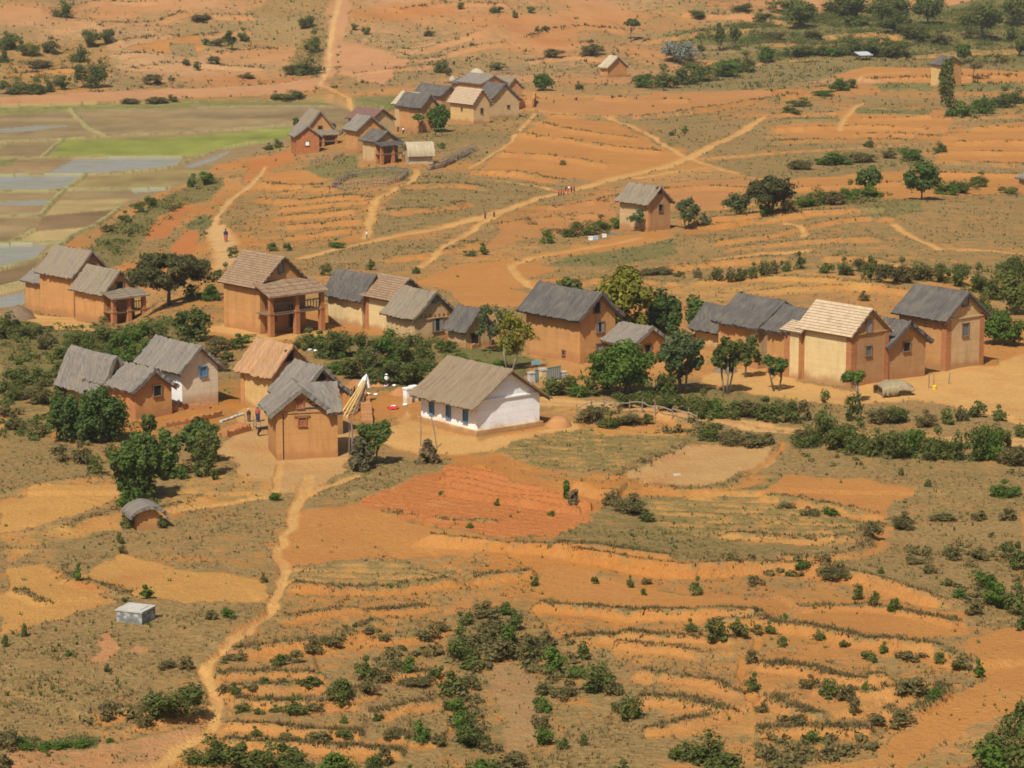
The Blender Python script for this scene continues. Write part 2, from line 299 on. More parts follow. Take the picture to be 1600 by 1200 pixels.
def line_dist(P, x, y, rad):
    """distance and signed side (positive = far side) to a polyline, for points within rad"""
    bb = (x > P[:, 0].min()-rad) & (x < P[:, 0].max()+rad) & (y > P[:, 1].min()-rad) & (y < P[:, 1].max()+rad)
    idx = np.nonzero(bb)[0]; X = x[idx]; Y = y[idx]; best = np.full(len(idx), 1e9); side = np.zeros(len(idx)); tt = np.zeros(len(idx)); n = len(P)-1
    for i in range(n):
        a = P[i]; b = P[i+1]; d = b-a; L = np.hypot(*d)+1e-9
        t = np.clip(((X-a[0])*d[0]+(Y-a[1])*d[1])/L**2, 0, 1)
        ex = X-(a[0]+t*d[0]); ey = Y-(a[1]+t*d[1]); q = np.hypot(ex, ey)
        cr = (d[0]*(Y-a[1])-d[1]*(X-a[0]))/L
        if d[0] < 0: cr = -cr
        k = q < best; best[k] = q[k]; side[k] = np.sign(cr[k]); tt[k] = (i+t[k])/n
    return idx, best, side, tt
def smooth_line(pts, k=6):
    P = P2(pts); t = np.linspace(0, len(P)-1, (len(P)-1)*k+1); out = []
    for q in t:                                   # Catmull-Rom through the control points
        i = min(int(q), len(P)-2); f = q-i
        p0 = P[max(i-1, 0)]; p1 = P[i]; p2 = P[i+1]; p3 = P[min(i+2, len(P)-1)]
        out.append(.5*(2*p1+(p2-p0)*f+(2*p0-5*p1+4*p2-p3)*f*f+(3*p1-p0-3*p2+p3)*f**3))
    return np.array(out)
soil = np.empty((N, 3)); soil[:] = SOIL['o']
n1 = fbm(gx/22, gy/22, 5, 3); soil[:] += np.outer(n1, (.03, .05, .03))
hill = gy > 615
soil[hill] = np.array((.40, .20, .08))+np.outer(fbm(gx[hill]/30, gy[hill]/30, 15, 3), (.02, .06, .05))
veg = np.clip(.52+.55*fbm(gx/16, gy/16, 61, 3), 0.02, .9); green = np.clip(.25+.5*fbm(gx/20, gy/20, 71, 2), 0, 1)
veg = veg+.05*(gy < 178)*(fbm(gx/9, gy/9, 63, 2) > -.25)
veg[hill] = np.clip(.42+.65*fbm(gx[hill]/25, gy[hill]/25, 66, 3), 0, .85)
cls = np.zeros(N, np.int8); cls[hill] = 1
pid = np.zeros(N, np.int16)
for k_, (c, s, v, g, pts) in enumerate(POLY):
    m = in_poly(P2(pts), wx, wy); pid[m] = k_+1
    soil[m] = soil[m]*.25+.75*np.array(SOIL[s]) if c == 0 else np.array(SOIL[s])
    veg[m] = v; green[m] = g; cls[m] = c
fieldm = cls == 4
pg = pid.reshape(NR, NC); ed = np.zeros((NR, NC), bool); ed[:-1] |= pg[:-1] != pg[1:]; ed[:, :-1] |= pg[:, :-1] != pg[:, 1:]; edge = ed.ravel() & (cls != 7) & (_hash(np.floor(gx/7), np.floor(gy/7), 3) > .3)
z = base_z(gx, gy)
z = z+np.where(cls == 6, 0, .22*fbm(gx/7, gy/7, 90, 3)+.07*fbm(gx/1.6, gy/1.6, 95, 2))*np.where(cls == 4, .4, 1)
# paddies
pa = in_poly(P2(PADDY_AREA), gx, gy)
soil[pa] = SOIL['b']; veg[pa] = .35; green[pa] = .35; cls[pa] = 5; z[pa] = PADDY_Z+.05*fbm(gx[pa]/3, gy[pa]/3, 7, 2)
for s, v, g, pts, c in PADDY:
    m = in_poly(P2(pts), gx+.3*fbm(gx/5, gy/5, 2, 2), gy+.35*fbm(gx/6, gy/6, 3, 2)) & pa
    soil[m] = np.array(SOIL[s])*(1+(.0 if c == 6 else .5)*fbm(gx[m]/26, gy[m]/9, 230, 3)+(.0 if c == 6 else .25)*fbm(gx[m]/3, gy[m]/7, 231, 2))[:, None]; veg[m] = v; green[m] = g; cls[m] = c
    z[m] = PADDY_Z-(.12 if c == 6 else .0)+(0 if c == 6 else 1)*.04*fbm(gx[m]/2, gy[m]/2, 7, 2)
for pts in BUND:
    SQ = np.array([1, .34]); idx, d, sd, t = line_dist(smooth_line(pts, 4)*SQ, gx+.25*fbm(gx/3, gy/6, 19, 2), gy*.34, 3); k = d < .40*(.75+.6*vnoise(gx[idx]/4, gy[idx]/9, 4)+.3); j = idx[k]
    soil[j] = SOIL['e']; veg[j] = .4; green[j] = .55; cls[j] = 5; z[j] = np.maximum(z[j], PADDY_Z+.35*(1-.5*(d[k]/.6)**2))
# banks
jx = gx+.5*fbm(gx/3, gy/3, 77, 2)+.8*fbm(gx/9, gy/9, 79, 2); jy = gy+.55*fbm(gx/2.5, gy/2.5, 78, 2)+1.1*fbm(gx/9, gy/9, 80, 2)-.4*np.abs(fbm(gx/1.3, gy/4, 82, 2))
bank = np.zeros(N); face = np.zeros(N)
for h, g, pts in BANKS:
    L = smooth_line(pts, 4); sc = 1.0 if L[:, 1].mean() < 330 else 1.5
    idx, d, sd, t = line_dist(L, jx, jy, 14*sc); s = d*sd
    endf = sstep(0, .08, t)*sstep(1, .92, t)
    endf = np.where((t <= 0) | (t >= 1), np.exp(-(d/2.0)**2)*0, endf)
    hh = .58*h*sc*(.75+.5*(vnoise(gx[idx]/6, gy[idx]/6, 31)+.5))
    z[idx] += endf*hh*sstep(-.55*sc, .2*sc, s)*np.exp(-np.maximum(s, 0)/(4.5*sc))
    bank[idx] = np.maximum(bank[idx], g*endf*np.exp(-((s-.35*sc)/(.5*sc))**2))
    face[idx] = np.maximum(face[idx], endf*np.exp(-((s+.5*sc)/(.6*sc))**2))
    bn = np.exp(-((s-.4*sc)/(.6*sc))**2)*endf*g; veg[idx] = np.maximum(veg[idx], bn*.72); green[idx] = np.where(bn > .3, .3+.3*vnoise(gx[idx]/4, gy[idx]/4, 9), green[idx])
    cls[idx[(bn > .45) & (cls[idx] == 4)]] = 0
    veg[idx] *= 1-.8*endf*np.exp(-((s+.6*sc)/(.5*sc))**2)
# furrows of the ploughed red field: ridges of turned earth
FUR = P2([(690,737),(760,738),(930,790),(905,806),(700,778)]); m = in_poly(FUR, wx, wy)
fd = np.array([math.cos(R(58)), math.sin(R(58))]); ph = (gx*fd[0]+gy*fd[1])/1.55+.25*fbm(gx/5, gy/5, 12, 2)
z[m] += .42*np.sin(ph[m]*2*math.pi)*(0.6+.8*(vnoise(gx[m]/3, gy[m]/3, 14)+.5))
m2 = in_poly(P2([(555,782),(650,742),(820,755),(930,790),(880,842),(780,852),(660,816)]), wx, wy) & ~m
z[m2] += .09*np.sin((gx[m2]*fd[0]+gy[m2]*fd[1])/1.0*2*math.pi)
# crop rows
for pts, a_, sp in (([(1000,784),(1180,765),(1360,820),(1300,866),(1060,840)], 80, 1.7), ([(760,705),(860,674),(960,662),(1080,682),(960,740),(880,735)], 65, 1.3), ([(440,887),(560,877),(715,887),(715,912),(440,925)], 85, 1.6)):
    m = in_poly(P2(pts), wx, wy); q = (gx*math.cos(R(a_))+gy*math.sin(R(a_)))/sp; z[m] += .06*np.sin(q[m]*2*math.pi)
    veg[m] = np.clip(veg[m]+.14*np.sin(q[m]*2*math.pi), 0, 1)
# paths
jx = gx+.5*fbm(gx/2.5, gy/2.5, 33, 2); jy = gy+.6*fbm(gx/2.5, gy/2.5, 34, 2)
for c, wd, s, pts in PATHS:
    L = smooth_line(pts, 6)
    wd *= .6 if c == 3 or L[:, 1].mean() > 230 else .42
    idx, d, sd, t = line_dist(L, jx, jy, wd*2+1)
    ww = wd*.5*(.8+.6*(vnoise(gx[idx]/8, gy[idx]/8, 36)+.5)); k = sstep(ww*1.7, ww*.7, d)
    if c == 3:
        k = k*np.where(np.abs(d) < .45, .45, 1)
    soil[idx] = soil[idx]*(1-k[:, None])+k[:, None]*np.array(SOIL[s]); veg[idx] *= 1-.97*k
    z[idx] -= .12*k; cls[idx[d < ww]] = c
def blur(a, n=1):
    A = a.reshape(NR, NC, -1).copy()
    for _ in range(n):
        A[1:-1] = .25*A[:-2]+.5*A[1:-1]+.25*A[2:]; A[:, 1:-1] = .25*A[:, :-2]+.5*A[:, 1:-1]+.25*A[:, 2:]
    return A.reshape(N, -1)
veg[edge & ~np.isin(cls, (2, 3, 5, 6))] = .75
veg = np.where(veg > .3, np.clip(veg*1.18+.02, 0, 1), veg)
veg = blur(veg)[:, 0]; green = blur(green)[:, 0]; soil = blur(soil)
GZ = z.reshape(NR, NC)
VEG, GREEN, CLS, BANK, EDGE = veg.reshape(NR, NC), green.reshape(NR, NC), cls.reshape(NR, NC), bank.reshape(NR, NC), edge.reshape(NR, NC)

def zat(x, y):
    x = np.atleast_1d(np.asarray(x, float)); y = np.atleast_1d(np.asarray(y, float)); t = x/y
    i = np.clip(np.searchsorted(RY, y)-1, 0, NR-2); j = np.clip(np.searchsorted(CT, t)-1, 0, NC-2)
    fi = (y-RY[i])/(RY[i+1]-RY[i]); fj = (t-CT[j])/(CT[j+1]-CT[j])
    return (GZ[i, j]*(1-fj)+GZ[i, j+1]*fj)*(1-fi)+(GZ[i+1, j]*(1-fj)+GZ[i+1, j+1]*fj)*fi
def ground(px, py):
    """the point of the land under a point of the photograph"""
    px = np.atleast_1d(np.asarray(px, float)); py = np.atleast_1d(np.asarray(py, float)); d = rays(px, py); out = np.zeros((len(px), 3))
    for k in range(len(px)):
        t = d[k, 0]/d[k, 1]; j = int(np.clip(np.searchsorted(CT, t)-1, 0, NC-2)); f = (t-CT[j])/(CT[j+1]-CT[j])
        prof = GZ[:, j]*(1-f)+GZ[:, j+1]*f; zr = H+d[k, 2]/d[k, 1]*RY; g = zr-prof
        i = int(np.argmax(g <= 0)); i = max(i, 1); q = g[i-1]/(g[i-1]-g[i]+1e-9); Y = RY[i-1]+q*(RY[i]-RY[i-1])
        out[k] = (t*Y, Y, H+d[k, 2]/d[k, 1]*Y)
    return out
def G1(px, py): return ground(px, py)[0]
def mpp(P): return float((np.asarray(P)-CAM)@FWD)/F       # metres per photograph pixel at a point

# ---------------------------------------------------------------- materials
def newmat(name):
    m = bpy.data.materials.new(name); m.use_nodes = True; t = m.node_tree; t.nodes.clear()
    o = t.nodes.new('ShaderNodeOutputMaterial'); b = t.nodes.new('ShaderNodeBsdfPrincipled')
    b.inputs['Specular IOR Level'].default_value = .15; b.inputs['Roughness'].default_value = .9
    t.links.new(b.outputs[0], o.inputs[0]); return m, t, b
def nd(t, typ, **kw):
    n = t.nodes.new(typ)
    for k, v in kw.items(): setattr(n, k, v)
    return n
def noise(t, vec, scale, detail=4, rough=.55, dist=0):
    n = nd(t, 'ShaderNodeTexNoise'); n.inputs['Scale'].default_value = scale; n.inputs['Detail'].default_value = detail
    n.inputs['Roughness'].default_value = rough; n.inputs['Distortion'].default_value = dist; t.links.new(vec, n.inputs['Vector']); return n.outputs['Fac']
def mth(t, op, a, b=None, c=None, clamp=False):
    n = nd(t, 'ShaderNodeMath', operation=op, use_clamp=clamp)
    for k, v in enumerate((a, b, c)):
        if v is None: continue
        if isinstance(v, (int, float)): n.inputs[k].default_value = v
        else: t.links.new(v, n.inputs[k])
    return n.outputs[0]
def mixc(t, f, a, b, blend='MIX'):
    n = nd(t, 'ShaderNodeMix', data_type='RGBA', blend_type=blend); n.clamp_factor = True
    for i, v in ((0, f), (6, a), (7, b)):
        if isinstance(v, (int, float)): n.inputs[i].default_value = v
        elif isinstance(v, tuple): n.inputs[i].default_value = (*v, 1)
        else: t.links.new(v, n.inputs[i])
    return n.outputs[2]
def smap(t, x, a, b, lo=0., hi=1.):
    n = nd(t, 'ShaderNodeMapRange', interpolation_type='SMOOTHSTEP'); t.links.new(x, n.inputs[0])
    for i, v in enumerate((a, b, lo, hi)): n.inputs[i+1].default_value = v
    return n.outputs[0]
def bump(t, b, h, strength=.4, dist=.1):
    n = nd(t, 'ShaderNodeBump'); n.inputs['Strength'].default_value = strength; n.inputs['Distance'].default_value = dist
    t.links.new(h, n.inputs['Height']); t.links.new(n.outputs[0], b.inputs['Normal'])
def attr(t, name, out='Fac'):
    n = nd(t, 'ShaderNodeAttribute'); n.attribute_name = name; return n.outputs[out]

def ground_material(name, wet=False):
    m, t, b = newmat(name); pos = nd(t, 'ShaderNodeNewGeometry').outputs['Position']
    s = attr(t, 'soil', 'Color'); v = attr(t, 'veg'); g = attr(t, 'green')
    na = noise(t, pos, .55, 8, .68); nb = noise(t, pos, 2.6, 5, .65); nc = noise(t, pos, .09, 4, .6)
    f = mth(t, 'ADD', v, mth(t, 'MULTIPLY', mth(t, 'SUBTRACT', na, .5), 1.7)); f = mth(t, 'ADD', f, mth(t, 'MULTIPLY', mth(t, 'SUBTRACT', nb, .5), 1.1)); nh = noise(t, pos, 8, 3, .6); f = mth(t, 'ADD', f, mth(t, 'MULTIPLY', mth(t, 'SUBTRACT', nh, .5), .9))
    cov = smap(t, f, .38, .72); cov = mth(t, 'MULTIPLY', cov, smap(t, v, .0, .12))
    dry = mixc(t, smap(t, nb, .35, .65), (.19, .130, .052), (.30, .205, .084)); grn = mixc(t, smap(t, nb, .3, .7), (.085, .092, .030), (.16, .15, .05))
    gf = smap(t, mth(t, 'ADD', g, mth(t, 'MULTIPLY', mth(t, 'SUBTRACT', na, .5), .9)), .2, .78)
    vc = mixc(t, gf, dry, grn)
    k = mth(t, 'ADD', .42, mth(t, 'MULTIPLY', nb, .46)); k = mth(t, 'ADD', k, mth(t, 'MULTIPLY', nh, .42)); k = mth(t, 'ADD', k, mth(t, 'MULTIPLY', nc, .32))
    sc_ = nd(t, 'ShaderNodeVectorMath', operation='SCALE'); t.links.new(s, sc_.inputs[0]); t.links.new(k, sc_.inputs['Scale'])
    red = mixc(t, mth(t, 'MULTIPLY', smap(t, noise(t, pos, .22, 5), .45, .75), .45), sc_.outputs[0], (.37, .145, .05))
    pale = mixc(t, mth(t, 'MULTIPLY', smap(t, noise(t, pos, .33, 6, .7), .52, .8), .5), red, (.49, .28, .11))
    soilc = pale if not wet else sc_.outputs[0]
    t.links.new(mixc(t, mth(t, 'MULTIPLY', cov, .9), soilc, vc), b.inputs['Base Color'])
    b.inputs['Roughness'].default_value = 1.0; b.inputs['Specular IOR Level'].default_value = 0.05
    h = mth(t, 'ADD', mth(t, 'MULTIPLY', nb, .5), mth(t, 'MULTIPLY', noise(t, pos, 7, 3), .3)); bump(t, b, h, .9, .4)
    return m
def water_material():
    m, t, b = newmat('paddy_water'); pos = nd(t, 'ShaderNodeNewGeometry').outputs['Position']
    s = attr(t, 'soil', 'Color'); n = smap(t, noise(t, pos, .12, 5, .6), .4, .62)
    t.links.new(mixc(t, mth(t, 'MULTIPLY', n, .5), s, (.19, .19, .09)), b.inputs['Base Color'])
    b.inputs['Specular IOR Level'].default_value = .32; r = mth(t, 'ADD', .34, mth(t, 'MULTIPLY', n, .25)); t.links.new(r, b.inputs['Roughness'])
    bump(t, b, noise(t, pos, 1.5, 3), .05, .05); return m

# ---------------------------------------------------------------- mesh helpers
def mesh_np(name, V, Fq, mats, parent=None, col=None, fattr=None, smooth=False, midx=None):
    me = bpy.data.meshes.new(name); V = np.asarray(V, np.float32); Fq = np.asarray(Fq, np.int32); k = Fq.shape[1]
    me.vertices.add(len(V)); me.vertices.foreach_set('co', V.ravel()); me.loops.add(Fq.size); me.loops.foreach_set('vertex_index', Fq.ravel())
    me.polygons.add(len(Fq)); me.polygons.foreach_set('loop_start', np.arange(0, Fq.size, k, dtype=np.int32))
    me.polygons.foreach_set('loop_total', np.full(len(Fq), k, np.int32))
    if midx is not None: me.polygons.foreach_set('material_index', np.asarray(midx, np.int32))
    me.polygons.foreach_set('use_smooth', np.full(len(Fq), smooth, bool)); me.update(calc_edges=True)
    for nm, a in (col or {}).items():
        at = me.attributes.new(nm, 'FLOAT_COLOR', 'POINT'); c = np.ones((len(V), 4), np.float32); c[:, :3] = a; at.data.foreach_set('color', c.ravel())
    for nm, a in (fattr or {}).items():
        at = me.attributes.new(nm, 'FLOAT', 'POINT'); at.data.foreach_set('value', np.asarray(a, np.float32))
    for m in (mats if isinstance(mats, (list, tuple)) else [mats]): me.materials.append(m)
    o = bpy.data.objects.new(name, me); COL.objects.link(o)
    if parent: o.parent = parent
    return o
class MB:
    def __init__(s): s.v = []; s.f = []; s.m = []
    def poly(s, pts, mi=0):
        n = len(s.v); s.v += [tuple(p) for p in pts]; s.f.append(tuple(range(n, n+len(pts)))); s.m.append(mi)
    def box(s, x0, x1, y0, y1, z0, z1, mi=0):
        n = len(s.v); s.v += [(x, y, z) for z in (z0, z1) for x, y in ((x0, y0), (x1, y0), (x1, y1), (x0, y1))]
        for q in ((3, 2, 1, 0), (4, 5, 6, 7), (0, 1, 5, 4), (1, 2, 6, 5), (2, 3, 7, 6), (3, 0, 4, 7)): s.f.append(tuple(n+i for i in q)); s.m.append(mi)
        return s
    def tube(s, pts, rad, n=6, mi=0):
        pts = [Vector(p) for p in pts]; b = len(s.v)
        for i, p in enumerate(pts):
            d = (pts[min(i+1, len(pts)-1)]-pts[max(i-1, 0)]).normalized(); q = d.to_track_quat('Z', 'Y'); r = rad[i] if isinstance(rad, (list, tuple)) else rad
            for k in range(n):
                a = 2*math.pi*k/n; s.v.append(tuple(p+q@Vector((r*math.cos(a), r*math.sin(a), 0))))
        for i in range(len(pts)-1):
            for k in range(n):
                s.f.append((b+i*n+k, b+i*n+(k+1) % n, b+(i+1)*n+(k+1) % n, b+(i+1)*n+k)); s.m.append(mi)
        s.f.append(tuple(b+k for k in range(n-1, -1, -1))); s.m.append(mi); s.f.append(tuple(b+(len(pts)-1)*n+k for k in range(n))); s.m.append(mi)
        return s
    def build(s, name, mats, parent=None, smooth=False):
        me = bpy.data.meshes.new(name); me.from_pydata(s.v, [], s.f)
        for m in (mats if isinstance(mats, (list, tuple)) else [mats]): me.materials.append(m)
        me.polygons.foreach_set('material_index', s.m); me.polygons.foreach_set('use_smooth', [smooth]*len(s.f)); me.update()
        o = bpy.data.objects.new(name, me); COL.objects.link(o)
        if parent: o.parent = parent
        return o
def empty(name, loc, rz=0.0):
    o = bpy.data.objects.new(name, None); COL.objects.link(o); o.location = tuple(loc); o.rotation_euler = (0, 0, rz); o.empty_display_size = .5; return o
def tag(o, label, cat, group=None, kind=None):
    o['label'] = label; o['category'] = cat
    if group: o['group'] = group
    if kind: o['kind'] = kind
    return o

# ---------------------------------------------------------------- the land: one sheet, split where its kind changes
gm = ground_material('earth'); gw = ground_material('paddy_earth', True); wm = water_material()
CN = ['ground', 'hillside', 'footpath', 'dirt_road', 'ploughed_field', 'rice_paddy', 'paddy_water', 'yard']
CL = ['bare orange earth and dry grass between the fields', 'dry orange hillside dotted with shrubs across the valley', 'pale trodden footpaths winding between the fields', 'pale two-rut dirt road behind the rail fence',
      'bare ploughed orange fields on the terraces', 'brown and bright green rice paddies on the valley floor', 'shallow grey water standing in the flooded paddies', 'swept tan earth yards around the houses']
VV = np.stack([gx, gy, z], 1); ii = np.arange(NR*NC).reshape(NR, NC)
Q = np.stack([ii[:-1, :-1], ii[:-1, 1:], ii[1:, 1:], ii[1:, :-1]], -1).reshape(-1, 4); qc = CLS[:-1, :-1].ravel()
for c in range(8):
    q = Q[qc == c]
    if not len(q): continue
    u, inv = np.unique(q, return_inverse=True)
    o = mesh_np(CN[c], VV[u], inv.reshape(-1, 4), wm if c == 6 else gw if c == 5 else gm, col={'soil': soil[u]}, fattr={'veg': veg[u], 'green': green[u]}, smooth=True)
    o['label'] = CL[c]; o['category'] = CN[c].replace('_', ' '); o['kind'] = 'structure'
# ---------------------------------------------------------------- building materials
def wall_mat(name, col, splash=(.36, .175, .07), hs=.9, stain=.5, brick=0):
    m, t, b = newmat(name); tc = nd(t, 'ShaderNodeTexCoord').outputs['Object']; pos = nd(t, 'ShaderNodeNewGeometry').outputs['Position']
    sx = nd(t, 'ShaderNodeSeparateXYZ'); t.links.new(tc, sx.inputs[0]); n = noise(t, pos, .9, 5, .6); n2 = noise(t, pos, 4.5, 4, .6)
    k = mth(t, 'ADD', .62, mth(t, 'MULTIPLY', n, .36)); k = mth(t, 'ADD', k, mth(t, 'MULTIPLY', n2, .30)); cz = nd(t, 'ShaderNodeCombineXYZ'); t.links.new(sx.outputs[2], cz.inputs[2]); k = mth(t, 'ADD', k, mth(t, 'MULTIPLY', noise(t, cz.outputs[0], 1.9, 3, .7), .16)); k = mth(t, 'SUBTRACT', k, .06)
    s = nd(t, 'ShaderNodeVectorMath', operation='SCALE'); s.inputs[0].default_value = col; t.links.new(k, s.inputs['Scale']); c = s.outputs[0]
    if not brick:
        bq = nd(t, 'ShaderNodeTexBrick'); bq.inputs['Scale'].default_value = 1.0; bq.inputs['Brick Width'].default_value = 2.3; bq.inputs['Row Height'].default_value = .52; bq.inputs['Mortar Size'].default_value = .022; bq.inputs['Mortar Smooth'].default_value = .6
        bq.inputs['Color1'].default_value = (1, 1, 1, 1); bq.inputs['Color2'].default_value = (.88, .86, .84, 1); bq.inputs['Mortar'].default_value = (.66, .6, .55, 1)
        mq = nd(t, 'ShaderNodeCombineXYZ'); t.links.new(mth(t, 'ADD', mth(t, 'ADD', sx.outputs[0], sx.outputs[1]), mth(t, 'MULTIPLY', n, .8)), mq.inputs[0]); t.links.new(mth(t, 'ADD', sx.outputs[2], mth(t, 'MULTIPLY', n, .25)), mq.inputs[1]); t.links.new(mq.outputs[0], bq.inputs['Vector']); c = mixc(t, smap(t, n2, .4, .62, .1, .75), c, bq.outputs[0], 'MULTIPLY')
    if brick:
        br = nd(t, 'ShaderNodeTexBrick'); br.inputs['Scale'].default_value = 1.0; br.inputs['Brick Width'].default_value = .34; br.inputs['Row Height'].default_value = .16; br.inputs['Mortar Size'].default_value = .018
        br.inputs['Color1'].default_value = (1, 1, 1, 1); br.inputs['Color2'].default_value = (.78, .75, .72, 1); br.inputs['Mortar'].default_value = (.55, .5, .42, 1)
        mp = nd(t, 'ShaderNodeCombineXYZ'); t.links.new(mth(t, 'ADD', sx.outputs[0], sx.outputs[1]), mp.inputs[0]); t.links.new(sx.outputs[2], mp.inputs[1])
        t.links.new(mp.outputs[0], br.inputs['Vector']); c = mixc(t, brick, c, br.outputs[0], 'MULTIPLY')
    # streaks and splashed earth at the foot of the wall
    mp2 = nd(t, 'ShaderNodeMapping'); mp2.inputs['Scale'].default_value = (1.6, 1.6, .22); t.links.new(pos, mp2.inputs[0])
    st = smap(t, noise(t, mp2.outputs[0], 1.1, 5, .65), .48, .72); c = mixc(t, mth(t, 'MULTIPLY', st, stain), c, (col[0]*.62, col[1]*.58, col[2]*.55))
    z_ = mth(t, 'ADD', sx.outputs[2], mth(t, 'MULTIPLY', mth(t, 'SUBTRACT', n, .5), 1.3)); c = mixc(t, mth(t, 'MULTIPLY', smap(t, z_, .15, hs, 1, 0), .8), c, splash)
    t.links.new(c, b.inputs['Base Color']); bump(t, b, mth(t, 'ADD', n2, noise(t, pos, 14, 3)), .35, .05); return m
def thatch_mat(name, col, tint=.3):
    m, t, b = newmat(name); tc = nd(t, 'ShaderNodeTexCoord').outputs['Object']; pos = nd(t, 'ShaderNodeNewGeometry').outputs['Position']
    mp = nd(t, 'ShaderNodeMapping'); mp.inputs['Scale'].default_value = (.35, 4.0, .35); t.links.new(tc, mp.inputs[0])
    f = noise(t, mp.outputs[0], .8, 7, .72); n = noise(t, pos, .8, 5, .65); n3 = noise(t, pos, 6, 4, .7)
    k = mth(t, 'ADD', -.14, mth(t, 'MULTIPLY', f, 1.2)); k = mth(t, 'ADD', k, mth(t, 'MULTIPLY', n, .6)); k = mth(t, 'ADD', k, mth(t, 'MULTIPLY', n3, .3))
    s = nd(t, 'ShaderNodeVectorMath', operation='SCALE'); s.inputs[0].default_value = col; t.links.new(k, s.inputs['Scale'])
    c = mixc(t, mth(t, 'MULTIPLY', smap(t, n, .44, .66), tint*1.5), s.outputs[0], (.24, .19, .12)); t.links.new(c, b.inputs['Base Color'])
    bump(t, b, mth(t, 'ADD', f, n3), .8, .12); b.inputs['Roughness'].default_value = 1; b.inputs['Specular IOR Level'].default_value = .03; return m
def tile_mat(name, c1, c2, dark, grout=(.10, .07, .05)):
    m, t, b = newmat(name); tc = nd(t, 'ShaderNodeUVMap'); pos = nd(t, 'ShaderNodeNewGeometry').outputs['Position']
    br = nd(t, 'ShaderNodeTexBrick'); br.inputs['Scale'].default_value = 1.0; br.inputs['Brick Width'].default_value = .30; br.inputs['Row Height'].default_value = .42; br.inputs['Mortar Size'].default_value = .014
    br.inputs['Color1'].default_value = (*c1, 1); br.inputs['Color2'].default_value = (*c2, 1); br.inputs['Mortar'].default_value = (*grout, 1); t.links.new(tc.outputs[0], br.inputs['Vector'])
    n = noise(t, pos, 1.2, 6, .7); c = mixc(t, smap(t, n, .5, .72), br.outputs[0], dark); c = mixc(t, mth(t, 'MULTIPLY', noise(t, pos, 7, 3), .5), c, (.5, .45, .4), 'MULTIPLY'); t.links.new(c, b.inputs['Base Color'])
    bump(t, b, n, .3, .05); return m
def plain(name, col, rough=.85, var=.3, sc=3.0):
    m, t, b = newmat(name); pos = nd(t, 'ShaderNodeNewGeometry').outputs['Position']; k = mth(t, 'ADD', 1-var/2, mth(t, 'MULTIPLY', mth(t, 'SUBTRACT', noise(t, pos, sc, 5, .65), .0), var))
    s = nd(t, 'ShaderNodeVectorMath', operation='SCALE'); s.inputs[0].default_value = col; t.links.new(k, s.inputs['Scale']); t.links.new(s.outputs[0], b.inputs['Base Color']); b.inputs['Roughness'].default_value = rough; return m
WM = dict(o=wall_mat('orange_earth_wall', (.52, .268, .098)), y=wall_mat('ochre_plaster_wall', (.60, .40, .16)), Y=wall_mat('pale_yellow_plaster', (.66, .50, .25)), t=wall_mat('tan_plaster_wall', (.54, .37, .185)),
          r=wall_mat('red_earth_wall', (.48, .205, .075)), b=wall_mat('brown_earth_wall', (.42, .235, .105)), w=wall_mat('white_limewash', (.88, .88, .87), (.62, .45, .22), .75, .12),
          k=wall_mat('stained_limewash', (.70, .60, .43), (.46, .25, .12), 1.3, .55), B=wall_mat('red_brick_wall', (.47, .19, .075), brick=.8), c=wall_mat('brick_pillar', (.46, .20, .085), brick=.7))
RM = dict(g=thatch_mat('grey_thatch', (.235, .208, .178), .3), d=thatch_mat('dark_thatch', (.128, .116, .104), .15), b=thatch_mat('brown_thatch', (.27, .22, .16), .5), s=thatch_mat('pale_straw', (.50, .42, .28), .3), h=thatch_mat('mossy_brown_thatch', (.285, .208, .135), .6))
RM['O'] = thatch_mat('orange_brown_thatch', (.47, .265, .135), .25); RM['k'] = thatch_mat('shaggy_straw', (.36, .285, .17), .4); RM['o'] = tile_mat('orange_tile', (.44, .235, .12), (.37, .19, .10), (.30, .20, .13)); RM['p'] = tile_mat('pale_new_tile', (.64, .51, .33), (.54, .41, .26), (.42, .31, .20), (.30, .19, .12))
RM['t'] = tile_mat('weathered_brown_tile', (.38, .26, .155), (.29, .18, .11), (.23, .165, .11)); RM['P'] = tile_mat('pink_tile', (.60, .45, .31), (.54, .39, .26), (.44, .31, .20)); RM['m'] = tile_mat('purple_brown_tile', (.26, .14, .105), (.22, .12, .10), (.17, .115, .10))
TILED = 'optPm'
DARK = plain('dark_opening', (.02, .017, .015)); WOOD = plain('weathered_wood', (.20, .135, .08)); GREYW = plain('grey_shutter', (.24, .23, .22)); BLUE = plain('blue_paint', (.10, .20, .31), .6, .4)
REDW = plain('red_brown_shutter', (.33, .12, .05)); WHITE = plain('white_paint', (.80, .78, .74), .7, .15); VERGE = plain('verge_grey', (.20, .18, .165)); GLASS = plain('dull_pane', (.13, .14, .15), .35)
def uvs(o, uv):
    l = o.data.uv_layers.new(name='UVMap'); l.data.foreach_set('uv', np.asarray([c for p in o.data.polygons for vi in p.vertices for c in uv[vi]], np.float32))
